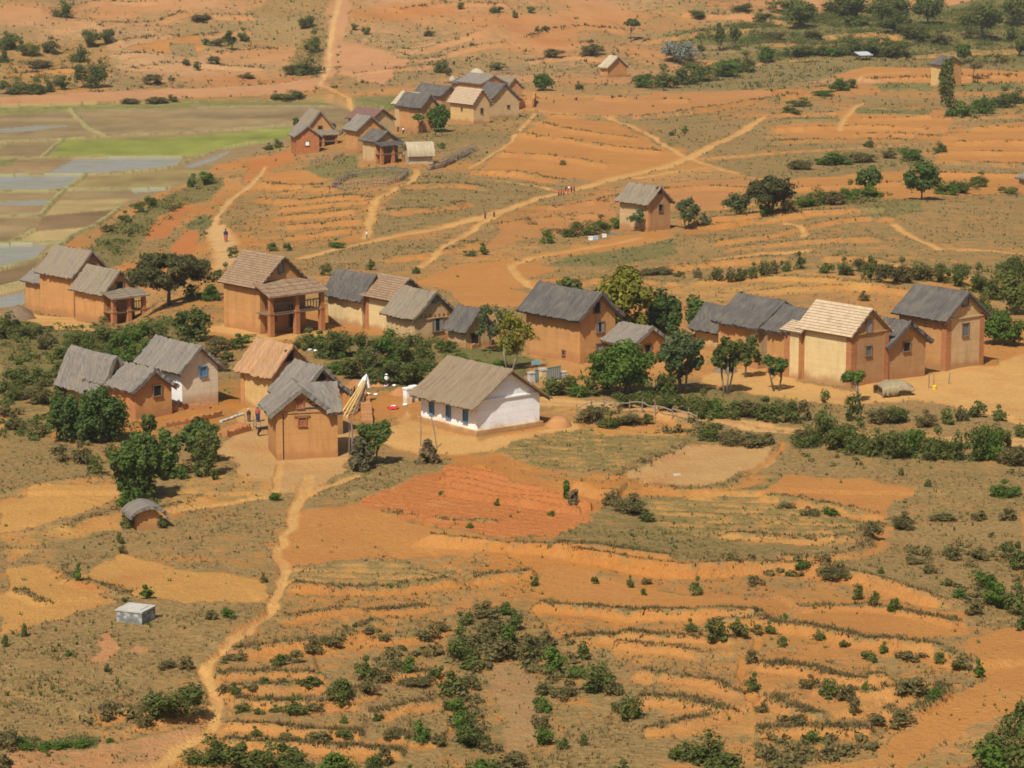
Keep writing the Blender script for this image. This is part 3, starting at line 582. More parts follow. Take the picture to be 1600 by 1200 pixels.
def roof_mesh(name, parent, W, L, ze, zr, oe, og, kind, th, seed=0, sides=(-1, 1), sag=.0, x0=0., y0=0., rag=1.0):
    """two roof slopes with thickness; ze = underside height at the wall line, zr = underside height at the ridge"""
    V = []; Fc = []; UV = []; r_ = np.random.default_rng(seed); tiled = kind in TILED
    sl_ = (zr-ze)/(W/2); Ls = math.hypot(W/2+oe, (W/2+oe)*sl_); nv = max(8, min(64, int((L+2*og)/.18)))
    rows = max(6, int(Ls/(.31 if kind in 'pP' else .28))); us = []
    if tiled:
        for k in range(rows): us += [(k/rows, 0.0), ((k+.985)/rows, 1.0)]
    else: us = [(k/12, 0) for k in range(13)]
    nx = -sl_/math.hypot(1, sl_); nz = 1/math.hypot(1, sl_)
    for s in sides:
        b = len(V); nu = len(us)
        jag = r_.normal(0, 1, nv+1); jag2 = r_.normal(0, 1, (nu, nv+1)); e1 = r_.normal(0, 1, nu); e2 = r_.normal(0, 1, nu)
        for lay in (1, 0):
            for i, (u, st) in enumerate(us):
                for j in range(nv+1):
                    v = j/nv; y = -L/2-og+v*(L+2*og); uu = u
                    if not tiled and i == nu-1: uu = u+.017*jag[j]*rag
                    if not tiled and j == 0: y += .035*e1[i]*rag
                    if not tiled and j == nv: y += .035*e2[i]*rag
                    x = (W/2+oe)*uu; zz = zr-sl_*x
                    if not tiled: zz += .10*math.sin(math.pi*min(uu, 1))*-.9*(sag > 0)
                    zz -= sag*(1-(2*v-1)**2)*(1-uu*.6)
                    t = th*lay+((.045 if kind in 'pP' else .03)*st if tiled and lay else 0)+(0 if tiled or not lay else .028*jag2[i, j]*rag)
                    if not tiled and lay and i == 0: t += .05
                    V.append((x0+s*(x-nx*t*(0 if i == 0 else 1)), y0+y, zz+nz*t+(nz*t*.25 if i == 0 else 0))); UV.append((v*(L+2*og), u*rows*.42))
        o_ = nu*(nv+1)
        def q(a, c, d, e_):
            Fc.append((a, c, d, e_) if s > 0 else (e_, d, c, a))
        for i in range(nu-1):
            for j in range(nv):
                p = b+i*(nv+1)+j; q(p, p+nv+1, p+nv+2, p+1); p += o_; q(p+1, p+nv+2, p+nv+1, p)
        for j in range(nv):
            p = b+(nu-1)*(nv+1)+j; q(p, p+o_, p+o_+1, p+1)
        for i in range(nu-1):
            p = b+i*(nv+1); q(p, p+o_, p+nv+1+o_, p+nv+1); p += nv; q(p+nv+1, p+nv+1+o_, p+o_, p)
    me = bpy.data.meshes.new(name); me.from_pydata(V, [], Fc); me.materials.append(RM[kind]); me.update()
    o = bpy.data.objects.new(name, me); COL.objects.link(o); o.parent = parent; uvs(o, UV); return o
def slope_z(zr, ze, W, x): return zr-(zr-ze)/(W/2)*abs(x)

def window(parent, face, W, L, c, zc, w_, h_, style='dark'):
    """face 'f' = gable turned to the viewer (y=-L/2), 'l' = long wall (x=-W/2); c = place along the wall in metres from its middle"""
    fr = MB(); pn = MB(); sh = MB(); t = .07
    def bx(mb, a0, a1, z0, z1, d0, d1):
        if face == 'f': mb.box(a0, a1, -L/2-d1, -L/2-d0, z0, z1)
        else: mb.box(-W/2-d1, -W/2-d0, a0, a1, z0, z1)
    a0, a1, z0, z1 = c-w_/2, c+w_/2, zc-h_/2, zc+h_/2
    bx(fr, a0-t, a0, z0-t, z1+t, -.05, .11); bx(fr, a1, a1+t, z0-t, z1+t, -.05, .11); bx(fr, a0-.12, a1+.12, z1, z1+t, -.05, .13); bx(fr, a0-.1, a1+.1, z0-t, z0, -.05, .16)
    bx(pn, a0, a1, z0, z1, -.03, .012)
    f = fr.build('window', {'blue': BLUE, 'white': WHITE, 'red': REDW}.get(style, WOOD), parent)
    pn.build('pane', {'blue': BLUE, 'grey': GREYW, 'glass': GLASS, 'bluepane': BLUE, 'red': REDW, 'whitepane': WHITE}.get(style, DARK), f)
    if style == 'shutters':
        bx(sh, a0, a0+w_*.3, z0, z1, .02, .055); sh.build('shutter', GREYW, f); s2 = MB(); bx(s2, a1-w_*.3, a1, z0, z1, .02, .055); s2.build('shutter', GREYW, f)
    if style == 'red':
        s3 = MB(); bx(s3, c-.03, c+.03, z0, z1, .015, .05); s3.build('mullion', WOOD, f)
    return f
LAND = []     # landmarks for labels: (px, py, phrase)
HOUSES = {}
def along(P, e, px):
    d = np.asarray(P)-CAM; u = (px-800)/F; return (u*(d@FWD)-d@RT)/(e@RT-u*(e@FWD))
def upto(P, py):
    d = np.asarray(P)-CAM; v = (600-py)/F; ez = np.array([0, 0, 1.0]); return (v*(d@FWD)-d@UP)/(ez@UP-v*(ez@FWD))
def house(name, label, phrase, p0, xl, xr, eave, apex, yaw=40, walls='oo', roof='g', th=.22, oe=.45, og=.45, pil='', win=(), sag=.08, seed=1, L=None, W=None, ledge=None, group=None, P=None, cat='house', rag=1.0, sink=.9, shift=0):
    """p0 = foot of the nearest corner, xl/xr = far ends of the long wall and of the gable wall, eave = height of the wall top at the corner, apex = height of the gable tip (all read off the photograph)"""
    P = G1(*p0) if P is None else P
    if shift: P = P+np.array([0, shift, 0]); P[2] = zat(P[0], P[1])[0]
    ya = R(yaw); e1 = np.array([math.cos(ya), math.sin(ya), 0]); e2 = np.array([-math.sin(ya), math.cos(ya), 0])
    W = W or float(along(P, e1, xr)); L = L or float(along(P, e2, xl))
    ze = float(upto(P, eave))+.15; M = P+e1*W/2-e2*og; za = float(upto(M, apex)); zr = za-th*1.15
    c = P+e1*W/2+e2*L/2; r = empty(name, (c[0], c[1], P[2]), ya)
    tag(r, label, cat, group)
    mb = MB(); a, b_ = W/2, L/2; zb = -sink; m0, m1 = 0, 1
    mb.poly([(-a, b_, zb), (-a, -b_, zb), (-a, -b_, ze), (-a, b_, ze)], 0); mb.poly([(a, -b_, zb), (a, b_, zb), (a, b_, ze), (a, -b_, ze)], 0)
    mb.poly([(-a, -b_, zb), (a, -b_, zb), (a, -b_, ze), (0, -b_, zr), (-a, -b_, ze)], 1); mb.poly([(a, b_, zb), (-a, b_, zb), (-a, b_, ze), (0, b_, zr), (a, b_, ze)], 1)
    mb.poly([(-a, b_, zb), (a, b_, zb), (a, -b_, zb), (-a, -b_, zb)], 0)
    mb.build('wall', [WM[walls[0]], WM[walls[1]]], r)
    rf = roof_mesh('roof', r, W, L, ze, zr, oe, og, roof, th, seed, sag=sag, rag=rag)
    # verge boards under the roof edge on the gable
    vb = MB()
    for s in (-1, 1):
        x1 = s*(a+oe*.9); z1 = zr-(zr-ze)/a*(a+oe*.9); yv = -b_-og*.55
        vb.poly([(0, yv, zr-.02), (x1, yv, z1-.02), (x1, yv, z1-.2), (0, yv, zr-.22)][::s]); vb.poly([(0, yv+.05, zr-.02), (x1, yv+.05, z1-.02), (x1, yv+.05, z1-.2), (0, yv+.05, zr-.22)][::-s]); vb.poly([(0, yv, zr-.22), (x1, yv, z1-.2), (x1, yv+.05, z1-.2), (0, yv+.05, zr-.22)])
    vb.build('verge_board', VERGE if roof in 'gdb' else WOOD, rf)
    pw = min(.55, W*.12)
    def pilaster(x_0, x_1, y_0, y_1, h): MB().box(x_0, x_1, y_0, y_1, zb, h).build('pilaster', WM['c' if pil.isupper() else 'o'], r)
    if pil:
        for q in pil.lower():
            if q == 'c': pilaster(-a-.06, -a+pw, -b_-.06, -b_+pw, ze-.02)
            if q == 'r': pilaster(a-pw, a+.06, -b_-.06, -b_+pw, ze-.02)
            if q == 'l': pilaster(-a-.06, -a+.3, b_-pw, b_+.06, ze-.02)
    if ledge is not None:
        MB().box(-a+.1, a-.1, -b_-.12, -b_+.02, ze*ledge-.06, ze*ledge+.06).build('ledge', WM[walls[1]], r)
    for wdw in win: window(r, wdw[0], W, L, *wdw[1:])
    LAND.append(((p0[0]+xr)/2, (p0[1]+apex)/2, phrase))
    HOUSES[phrase] = dict(r=r, W=W, L=L, ze=ze, zr=zr, e1=e1, e2=e2, P=P)
    return r, W, L, ze, zr
def veranda(h, dep, zf, roofk, n=3, ext=.3, railing=True, wallk='c', eave_drop=.9, lift=.25):
    r, W, L, ze, zr = h; y1 = -L/2-dep; a = W/2+ext
    ztop = ze+lift; zlow = ztop-eave_drop
    for k in range(n):
        x = -a+.25+(2*a-.5)*k/(n-1)
        p = MB().box(x-.24, x+.24, y1, y1+.48, -.9, zf).box(x-.2, x+.2, y1+.04, y1+.44, zf, zlow-.06).build('pillar', WM[wallk], r)
        MB().box(x-.3, x+.3, y1-.05, y1+.53, zf-.12, zf+.06).build('pillar_band', WM[wallk], p)
    f = MB().box(-a+.05, a-.05, y1+.1, -L/2-.01, zf-.22, zf-.13).build('balcony_floor', WOOD, r)
    if railing:
        rl = MB()
        rl.box(-a+.1, a-.1, y1+.2, y1+.28, zf+.82, zf+.92); rl.box(-a+.1, a-.1, y1+.2, y1+.28, zf-.05, zf+.05)
        k = int(2*a/.35)
        for i in range(k+1):
            x = -a+.2+(2*a-.4)*i/k; rl.box(x-.03, x+.03, y1+.21, y1+.27, zf+.05, zf+.82)
        rl.build('railing', WOOD, f)
    V = MB(); t = .16; rr = np.random.default_rng(7)
    ov = .3; y2 = y1-ov; zz2 = zlow-(ztop-zlow)/dep*ov
    nx_ = 14; top = []; 
    for i in range(nx_+1):
        x = -a-.25+(2*a+.5)*i/nx_; j = rr.normal(0, .025); top.append((x, j))
    for i in range(nx_):
        (xa, ja), (xb, jb) = top[i], top[i+1]
        for k in range(4):
            f0, f1 = k/4, (k+1)/4; ya = -L/2+(y2+L/2)*f0; yb = -L/2+(y2+L/2)*f1; za = ztop+(zz2-ztop)*f0; zb2 = ztop+(zz2-ztop)*f1
            V.poly([(xa, ya, za+t+ja), (xa, yb, zb2+t+ja+.03), (xb, yb, zb2+t+jb+.03), (xb, ya, za+t+jb)])
        V.poly([(xa, y2, zz2+t+ja+.03), (xa, y2, zz2), (xb, y2, zz2), (xb, y2, zz2+t+jb+.03)])
        V.poly([(xa, y2, zz2), (xa, -L/2, ztop), (xb, -L/2, ztop), (xb, y2, zz2)])
    for x, j in (top[0], top[-1]): V.poly([(x, -L/2, ztop), (x, y2, zz2), (x, y2, zz2+t+j+.03), (x, -L/2, ztop+t+j)])
    o = V.build('veranda_roof', RM[roofk], r); uvs(o, [(v[0], v[1]) for v in V.v])
    return f

# ---------------------------------------------------------------- the houses
# upper left farm
h = house('earth_house', 'tall orange earth house with brown grey thatch, tallest of the upper left farm', 'the tall orange house at far left', (116, 496), 65, 172, 432, 391, 43, 'oo', 'b', pil='cl', win=[('f', 0, 5.3, .6, .7, 'dark')], seed=2)
house('earth_shed', 'small low grey thatched annex at the far end of the tall far left house', 'the small annex at far left', (68, 487), 41, 100, 443, 425, 43, 'oo', 'g', seed=3)
h = house('veranda_house', 'lower thatched house with brick pillared veranda in front of the tall far left house', 'the pillared house at far left', (163, 505), 118, 211, 458, 421, 42, 'oo', 'b', pil='c', win=[('f', .1, 3.9, .8, .7, 'dark')], seed=4)
veranda(h, 2.0, h[3]*.42, 'b', 3, .2, lift=.0, eave_drop=.55)
# balcony house
h = house('balcony_house', 'large two storey ochre house with brown tiled roof and a balcony on three brick pillars', 'the big balcony house', (407, 522), 352, 478, 448, 400, 41, 'oo', 't', th=.14, pil='cl', win=[('f', -.2, 6.1, .55, .95, 'grey'), ('f', 1.2, 1.4, 1.0, 2.1, 'dark'), ('f', -1.2, 1.6, .7, 1.0, 'red')], sag=0, seed=5)
veranda(h, 2.4, h[3]*.48, 't', 3, .55, lift=.15, eave_drop=.95)
house('thatched_house', 'cream plastered house with dark slate grey thatch just right of the big balcony house', 'the cream dark roofed house', (566, 514), 513, 602, 465, 428, 40, 'Yt', 'd', seed=6)
house('tiled_house', 'cream house with weathered brown tiled roof between the dark thatched and the grey gabled house', 'the brown tiled cream house', (612, 522), 572, 662, 467, 434, 40, 'Yt', 't', th=.14, pil='L', sag=0, seed=7)
house('gabled_house', 'tan house with pale grey roof, shuttered window and row of small arches under its gable', 'the tan shuttered gable house', (648, 537), 604, 710, 497, 455, 38, 'tt', 'b', pil='R', win=[('f', 0.1, 4.1, .6, .8, 'grey'), ('f', .35, 1.55, 1.15, 1.2, 'shutters')], ledge=.86, seed=8)
# row of small arches under that gable
hh = HOUSES['the tan shuttered gable house']
for k in range(7):
    x = -hh['W']*.34+k*hh['W']*.11; MB().box(x-.09, x+.09, -hh['L']/2-.1, -hh['L']/2+.02, hh['ze']*.93, hh['ze']*1.03).build('brick_bracket', WM['c'], hh['r'])
house('lean_to_shed', 'low tan shed with flat dark roof against the right side of the tan shuttered house', 'the low dark roofed shed', (728, 545), 700, 768, 515, 482, 38, 'tt', 'd', th=.14, seed=9, win=[('f', -.5, .7, .9, 1.3, 'dark')])
# red house and hut
house('red_earth_house', 'tall red earth house with dark grey thatch standing behind the yellow flowering tree', 'the tall red house', (906, 569), 822, 961, 497, 455, 39, 'oo', 'd', th=.3, oe=.6, og=.6, pil='', win=[('f', -.15, 4.95, .65, .95, 'dark'), ('f', .25, 3.15, .85, .9, 'shutters'), ('f', .2, 1.15, .75, .95, 'grey'), ('l', -1.6, .75, .3, .4, 'dark')], sag=.15, seed=10)
house('low_hut', 'low orange hut with sagging grey thatch beside the tall red house, behind bright green tree', 'the low sagging hut', (990, 571), 950, 1040, 540, 509, 40, 'oo', 'g', th=.3, oe=.5, sag=.14, seed=11, win=[('f', -.3, .9, .7, 1.6, 'dark')])
# right row
house('earth_house', 'small yellow house with dark thatch at left end of the right hand row', 'the small yellow house', (1122, 551), 1087, 1160, 516, 478, 38, 'yo', 'd', th=.28, seed=12)
house('earth_house', 'orange earth house with large dark grey thatch second in the right hand row behind trees', 'the big dark roofed house', (1184, 577), 1122, 1256, 512, 469, 38, 'ot', 'd', th=.28, seed=13, oe=.55)
house('earth_house', 'narrow orange house with dark thatch squeezed behind the pale tiled annex', 'the narrow dark roofed house', (1228, 588), 1198, 1290, 520, 482, 39, 'oo', 'd', th=.28, seed=14)
house('tiled_annex', 'small annex with pale pink new tiles against the left of the pale tiled yellow house', 'the small tiled annex', (1247, 593), 1226, 1318, 521, 490, 40, 'Yo', 'p', th=.12, oe=.3, pil='L', sag=0, seed=15)
house('tiled_house', 'tall yellow plastered house with bright pale new tile roof and brick corners', 'the pale tiled yellow house', (1329, 606), 1249, 1386, 525, 481, 40, 'Yb', 'p', th=.12, oe=.35, og=.3, pil='CRL', win=[('f', -.2, 5.1, .65, .95, 'grey'), ('f', -.2, 3.0, .65, .8, 'glass')], ledge=.98, sag=0, seed=16)
house('earth_house', 'plain brown earth house with mossy thatch between the two tallest houses at right', 'the plain brown house', (1387, 594), 1340, 1445, 541, 501, 38, 'rb', 'd', th=.3, oe=.5, og=.5, win=[('f', -.1, 2.7, .8, .75, 'dark')], sag=.1, seed=17)
house('tall_house', 'tall tan house with neat slate grey roof and brick corners, rightmost of the row', 'the tall grey roofed house at right', (1477, 580), 1403, 1535, 499, 456, 38, 'ot', 'd', th=.2, oe=.5, pil='CR', win=[('f', -.1, 6.05, .7, .85, 'grey'), ('f', 0, 3.5, .75, 1.1, 'glass')], ledge=.96, sag=0, seed=18, rag=.5)
# lower left farm
house('limewashed_house', 'stained whitewashed house with grey thatch and a small blue window', 'the whitewashed house with blue window', (285, 638), 222, 341, 580, 539, 40, 'wk', 'g', th=.25, win=[('f', .3, 2.85, .6, .75, 'blue'), ('f', -.1, 4.75, .14, .3, 'dark'), ('f', .25, 4.75, .14, .3, 'dark')], seed=19)
house('earth_shed', 'low red earth hut half hidden behind the left end of the shaggy thatched house', 'the half hidden hut', (163, 642), 100, 200, 606, 553, 40, 'oo', 'g', th=.3, seed=21)
house('earth_house', 'low red earth house with shaggy grey thatch in front of the whitewashed house', 'the shaggy thatched red house', (212, 655), 143, 269, 612, 575, 40, 'ro', 'g', th=.3, oe=.4, og=.4, win=[('f', .35, 2.1, .7, .85, 'dark')], seed=20, rag=1.6)
house('tiled_house', 'ochre plastered house with orange brown roof behind the two grey thatched houses', 'the orange roofed house', (426, 646), 378, 486, 586, 539, 40, 'yb', 'O', th=.14, pil='l', win=[('f', -.2, 4.6, .7, .9, 'dark')], sag=0, seed=22)
house('thatched_house', 'orange house with grey thatch squeezed between the orange roofed and the front house', 'the middle thatched house', (468, 688), 432, 536, 620, 571, 36, 'oo', 'g', th=.3, win=[('f', .1, 4.9, .6, .7, 'dark')], seed=23)
# front house: ridge across, with a cross gable
P = G1(433, 719); ya = R(14); e1 = np.array([math.cos(ya), math.sin(ya), 0]); e2 = np.array([-math.sin(ya), math.cos(ya), 0]); s_ = mpp(P)
W = float(along(P, e1, 528)); ze = float(upto(P, 644)); D = 4.2; za = float(upto(P+e1*W*.44, 606)); c = P+e1*W/2
r = empty('front_house', (c[0], c[1], P[2]), ya); tag(r, 'tall orange earth house with broad grey thatched cross gable, nearest house in the village', 'house')
zri = za-.3; g0 = -W/2; g1 = W*.30; gm_ = (g0+g1)/2; mb = MB(); zb = -.9; eR = ze
mb.poly([(-W/2, 0, zb), (W/2, 0, zb), (W/2, 0, eR), (g1, 0, ze), (gm_, 0, zri), (g0, 0, ze)]); mb.poly([(W/2, 0, zb), (W/2, D, zb), (W/2, D, ze), (W/2, D/2, zri), (W/2, 0, eR)])
mb.poly([(-W/2, D, zb), (-W/2, 0, zb), (-W/2, 0, ze), (-W/2, D, ze)]); mb.poly([(W/2, D, zb), (-W/2, D, zb), (-W/2, D, ze), (W/2, D, ze)])
mb.build('wall', WM['o'], r)
# main roof: along the front; built as a turned roof, then the cross gable roof
RMK = RM['g']; Lr = W/2+.35-gm_; mr = roof_mesh('roof', r, D, Lr, ze, zri-.03, .5, .0, 'g', .3, 31, sides=(1,)); mr.rotation_euler = (0, 0, math.pi/2); mr.location = (gm_+Lr/2, D/2, 0)
Lr = W/2-g1+.35; m2_ = roof_mesh('front_roof', r, D, Lr, ze, zri-.03, .5, .0, 'g', .3, 33, sides=(-1,)); m2_.rotation_euler = (0, 0, math.pi/2); m2_.location = (g1+Lr/2, D/2, 0)
Lr = g1-gm_; m3_ = roof_mesh('valley_roof', r, D, Lr, ze, zri-.03, -.05, .0, 'g', .3, 34, sides=(-1,), rag=0); m3_.rotation_euler = (0, 0, math.pi/2); m3_.location = (gm_+Lr/2, D/2, 0)
cg = roof_mesh('cross_roof', r, (g1-g0), D, ze, zri, .5, .45, 'g', .3, 32, sag=.0); cg.location = (gm_, D/2, 0)
MB().box(g0, g1, -.07, .02, ze-.15, ze-.02).build('ledge', WM['b'], r); MB().box(-W/2-.05, -W/2+.45, -.08, .3, zb, ze-.16).build('pilaster', WM['o'], r); MB().box(-W/2+.47, -W/2+.53, -.03, .02, .1, ze-.16).build('drainpipe', DARK, r)
window(r, 'f', W, 0, gm_-.05, ze+.55, .48, .6, 'red'); window(r, 'f', W, 0, -W*.08, ze*.78, .55, .6, 'red'); MB().box(-W*.08-.6, -W*.08+.6, -.1, .02, ze*.78+.38, ze*.78+.48).build('lintel', WOOD, r)
mb = MB()
for k, (x, z_) in enumerate(((.9, .0), (1.2, .0), (.75, .28), (1.05, .28), (.6, .5))): mb.box(gm_+x-.08, gm_+x+.08, -.04, .02, ze+.3+z_, ze+.4+z_)
mb.build('vent_holes', DARK, r); LAND.append((480, 680, 'the front house')); FH = dict(r=r, P=P, e1=e1, e2=e2, W=W, ze=ze)
# white hall
h = house('white_hall', 'long white hall with mossy brown roof and narrow blue windows beside the tan yard', 'the long white hall', (746, 681), 658, 843, 630, 577, 38.5, 'ww', 'h', th=.14, oe=.9, og=.55, ledge=1.0, sag=.03, seed=24, cat='hall', rag=.7)
hh = HOUSES['the long white hall']; Lh = hh['L']
for k, y in enumerate((-.30, .0, .30)): window(h[0], 'l', h[1], Lh, y*Lh, 1.62, .45, 1.5, 'blue')
MB().box(-h[1]/2-.22, h[1]/2+.22, -Lh/2-.22, Lh/2+.22, -.9, .42).build('plinth', wall_mat('yellow_plinth', (.62, .46, .22)), h[0])
# far village
house('red_brick_house', 'small bright red brick house with a white window at left of far village', 'the red brick house', (463, 243), 452, 499, 213, 196, 15, 'BB', 'g', th=.2, win=[('f', -.1, 2.1, .7, .8, 'whitepane')], seed=41, L=5)
h = house('veranda_house', 'brown thatched house with pillared veranda just behind the red brick house', 'the brown house behind the red brick one', (478, 232), 466, 523, 205, 172, 20, 'bo', 'b', th=.3, seed=42, L=6, win=[('f', 0, 3.6, .7, .6, 'dark')])
veranda(h, 2.0, h[3]*.45, 'b', 3, .0, lift=-.1, eave_drop=.6)
house('tiled_house', 'far village house with purple brown roof, widest of the left cluster', 'the purple roofed house', (580, 226), 545, 614, 188, 170, 38, 'tt', 'm', th=.15, seed=43, win=[('f', 0, 2.4, .6, .9, 'dark')], sag=0)
house('earth_house', 'narrow far village house with steep dark gable in front of purple roof', 'the narrow steep gabled house', (559, 240), 553, 600, 204, 181, 30, 'oo', 'g', th=.25, seed=44, L=4.5)
h = house('balcony_house', 'far village house with dark thatch and red balcony above two openings, beside the straw shelter', 'the small far balcony house', (588, 257), 567, 622, 222, 204, 34, 'to', 'd', th=.25, seed=45, pil='c')
veranda(h, 2.0, h[3]*.5, 'd', 3, .3, lift=-.2, eave_drop=.4)
house('pale_shed', 'far house with pale straw roof strip behind the dark roofed orange house', 'the pale straw roofed house', (640, 203), 617, 668, 164, 144, 36, 'tt', 's', th=.3, seed=46)
house('earth_house', 'orange far village house with dark grey roof left of the umbrella shaped trees', 'the dark roofed orange far house', (660, 207), 624, 684, 167, 147, 34, 'oo', 'd', th=.25, seed=47, oe=.5)
house('earth_house', 'brown far village house with wide charcoal roof behind the orange one', 'the wide charcoal roofed house', (690, 176), 648, 716, 150, 134, 34, 'bb', 'd', th=.25, seed=48)
house('tiled_house', 'tall cream house with bright pink tile roof in middle of far village', 'the pink roofed far house', (740, 194), 704, 765, 161, 139, 36, 'yt', 'P', th=.14, seed=49, win=[('f', 0, 2.4, .5, .9, 'dark'), ('l', 0, 2.6, .4, .5, 'dark')], sag=0)
house('gabled_house', 'tan house with dark steep roof right of the pink roofed far house', 'the tan steep roofed far house', (766, 186), 742, 811, 158, 130, 33, 'ot', 'd', th=.25, seed=50, win=[('f', .8, 2.2, .5, .5, 'dark')])
house('earth_house', 'grey thatched house behind the pink roofed far house, furthest back row', 'the furthest grey thatched house', (752, 155), 716, 790, 132, 117, 33, 'oo', 'g', th=.25, seed=51)
house('earth_house', 'low dark roofed house beside the pale straw heap at the back of far village', 'the back row dark house', (722, 148), 706, 752, 132, 122, 33, 'bb', 'd', th=.25, seed=52)
house('gabled_house', 'little brown gabled house at right end of far village', 'the little brown gabled far house', (791, 152), 770, 816, 138, 121, 30, 'bb', 'b', th=.25, seed=53)
# single houses
house('tiled_house', 'lone two storey tan house with grey brown roof among trees on the middle slope', 'the lone house on the slope', (1012, 362), 968, 1047, 318, 291, 38, 'tb', 'b', th=.18, seed=54, pil='c', win=[('f', -.1, 5.0, .8, .8, 'dark'), ('f', .2, 2.8, .6, .8, 'dark')], sag=.03)
house('hill_hut', 'small hut with pale straw roof alone on the far hillside', 'the pale hut on the far hillside', (949, 121), 938, 980, 106, 87, 38, 'oo', 's', th=.3, seed=55)
house('earth_house', 'grey roofed orange house half hidden behind the tall thin tree at upper right', 'the house behind the thin tree', (1470, 138), 1454, 1502, 102, 88, 38, 'yo', 'd', th=.25, seed=56)
house('hut', 'dark roofed hut cut by the right edge of the photo', 'the hut at the right edge', (1602, 292), 1592, 1640, 281, 266, 38, 'bb', 'g', th=.3, seed=57)

# ---------------------------------------------------------------- small buildings and yard things
STONE = None
def stone_mat():
    m, t, b = newmat('grey_stone'); pos = nd(t, 'ShaderNodeNewGeometry').outputs['Position']; v = nd(t, 'ShaderNodeTexVoronoi'); v.inputs['Scale'].default_value = 3.2; t.links.new(pos, v.inputs['Vector'])
    c = mixc(t, smap(t, v.outputs['Distance'], .1, .5), (.36, .37, .35), (.18, .19, .18)); c = mixc(t, smap(t, noise(t, pos, 2, 5), .5, .7), c, (.5, .5, .46)); t.links.new(c, b.inputs['Base Color']); bump(t, b, v.outputs['Distance'], .7, .1); return m
STONE = stone_mat(); CEM = plain('pale_cement', (.44, .42, .37), .9, .6, 1.5)
P = G1(222, 977); ya = R(68); e1 = np.array([math.cos(ya), math.sin(ya), 0]); e2 = np.array([-math.sin(ya), math.cos(ya), 0]); W = float(along(P, e1, 243)); L = float(along(P, e2, 182)); hz = float(upto(P, 957)); c = P+e1*W/2+e2*L/2
r = empty('stone_tomb', (c[0], c[1], P[2]), ya); tag(r, 'low grey stone block tomb with whitish flat top in the dry grass', 'tomb')
MB().box(-W/2, W/2, -L/2, L/2, -.6, hz).build('wall', STONE, r); mb = MB(); mb.box(-W/2-.05, W/2+.05, -L/2-.05, L/2+.05, hz-.06, hz+.03).box(-W/2+.25, W/2-.25, -L/2+.25, L/2-.25, hz+.03, hz+.07).build('slab', CEM, r); LAND.append((212, 960, 'the grey stone tomb'))
# little arched hut in the fields
P = G1(214, 829); ya = R(22); e1 = np.array([math.cos(ya), math.sin(ya), 0]); e2 = np.array([-math.sin(ya), math.cos(ya), 0]); W = float(along(P, e1, 250)); L = 2.2; L = 1.7; he = float(upto(P, 806)); c = P+e1*W/2+e2*L/2
r = empty('field_hut', (c[0], c[1], P[2]), ya); tag(r, 'tiny orange hut with arched grey thatch standing alone in the fields', 'hut')
def arch(W, L, he, rise, over, og, th, n=14):
    mb = MB(); out = []
    for lay in (th, 0):
        for i in range(n+1):
            a = math.pi*i/n; x = -(W/2+over+lay*.6)*math.cos(a); z_ = he+(rise+lay)*math.sin(a)-.15*abs(math.cos(a)); out.append((x, z_))
    for y0, y1 in ((-L/2-og, L/2+og),):
        for i in range(n):
            (xa, za), (xb, zb2) = out[i], out[i+1]; (xc, zc), (xd, zd) = out[n+1+i], out[n+2+i]; j = .05*math.sin(i*2.1)
            mb.poly([(xa, y0+j, za), (xb, y0-j, zb2), (xb, y1, zb2), (xa, y1, za)]); mb.poly([(xc, y0+j, zc), (xc, y1, zc), (xd, y1, zd), (xd, y0-j, zd)]); mb.poly([(xa, y0+j, za), (xc, y0+j, zc), (xd, y0-j, zd), (xb, y0-j, zb2)]); mb.poly([(xa, y1, za), (xb, y1, zb2), (xd, y1, zd), (xc, y1, zc)])
        for i in (0, n): mb.poly([(out[i][0], y0, out[i][1]), (out[i][0], y1, out[i][1]), (out[n+1+i][0], y1, out[n+1+i][1]), (out[n+1+i][0], y0, out[n+1+i][1])])
    return mb
mb = MB(); n = 12; pts = [(-W/2*math.cos(math.pi*i/n), he+.42*math.sin(math.pi*i/n)-.1) for i in range(n+1)]
prof = [(-W/2, -.6)]+pts+[(W/2, -.6)]
mb.poly([(x, -L/2, q) for x, q in prof][::-1]); mb.poly([(x, L/2, q) for x, q in prof])
for (xa, za), (xb, zb2) in zip(prof, prof[1:]): mb.poly([(xa, -L/2, za), (xb, -L/2, zb2), (xb, L/2, zb2), (xa, L/2, za)])
mb.build('wall', WM['o'], r); arch(W, L, he, .45, .4, .4, .26).build('roof', RM['g'], r); LAND.append((232, 808, 'the tiny field hut'))
# straw animal shelter in front of the right row
P = G1(1380, 621); ya = R(12); e1 = np.array([math.cos(ya), math.sin(ya), 0]); e2 = np.array([-math.sin(ya), math.cos(ya), 0]); W = float(along(P, e1, 1424)); L = 1.8; c = P+e1*W/2+e2*L/2
r = empty('straw_shelter', (c[0], c[1], P[2]), ya); tag(r, 'low rounded straw shelter with stick walls in front of the pale tiled yellow house', 'shelter')
mb = MB()
for k in range(14):
    x = W*.02+W*.46*k/13; mb.box(x-.05, x+.04, -L/2, -L/2+.08, -.3, .75)
mb.build('stick_wall', WOOD, r); MB().box(-W*.45, W*.45, -L/2+.2, L/2, -.3, .7).build('wall', RM['b'], r)
hp = MB(); nn, mm = 22, 12; rr = np.random.default_rng(3); G = []
for i in range(nn+1):
    for j in range(mm+1):
        u = -1+2*i/nn; a = math.pi*j/mm; yy = -math.cos(a)*(L/2+.35); zz = .55+.72*math.sin(a)*(1-.55*abs(u)**3)+rr.normal(0, .04)-(.5 if j in (0, mm) else 0)*(u < 0)*.8; G.append((u*(W/2+.15)+rr.normal(0, .04), yy+rr.normal(0, .05), zz))
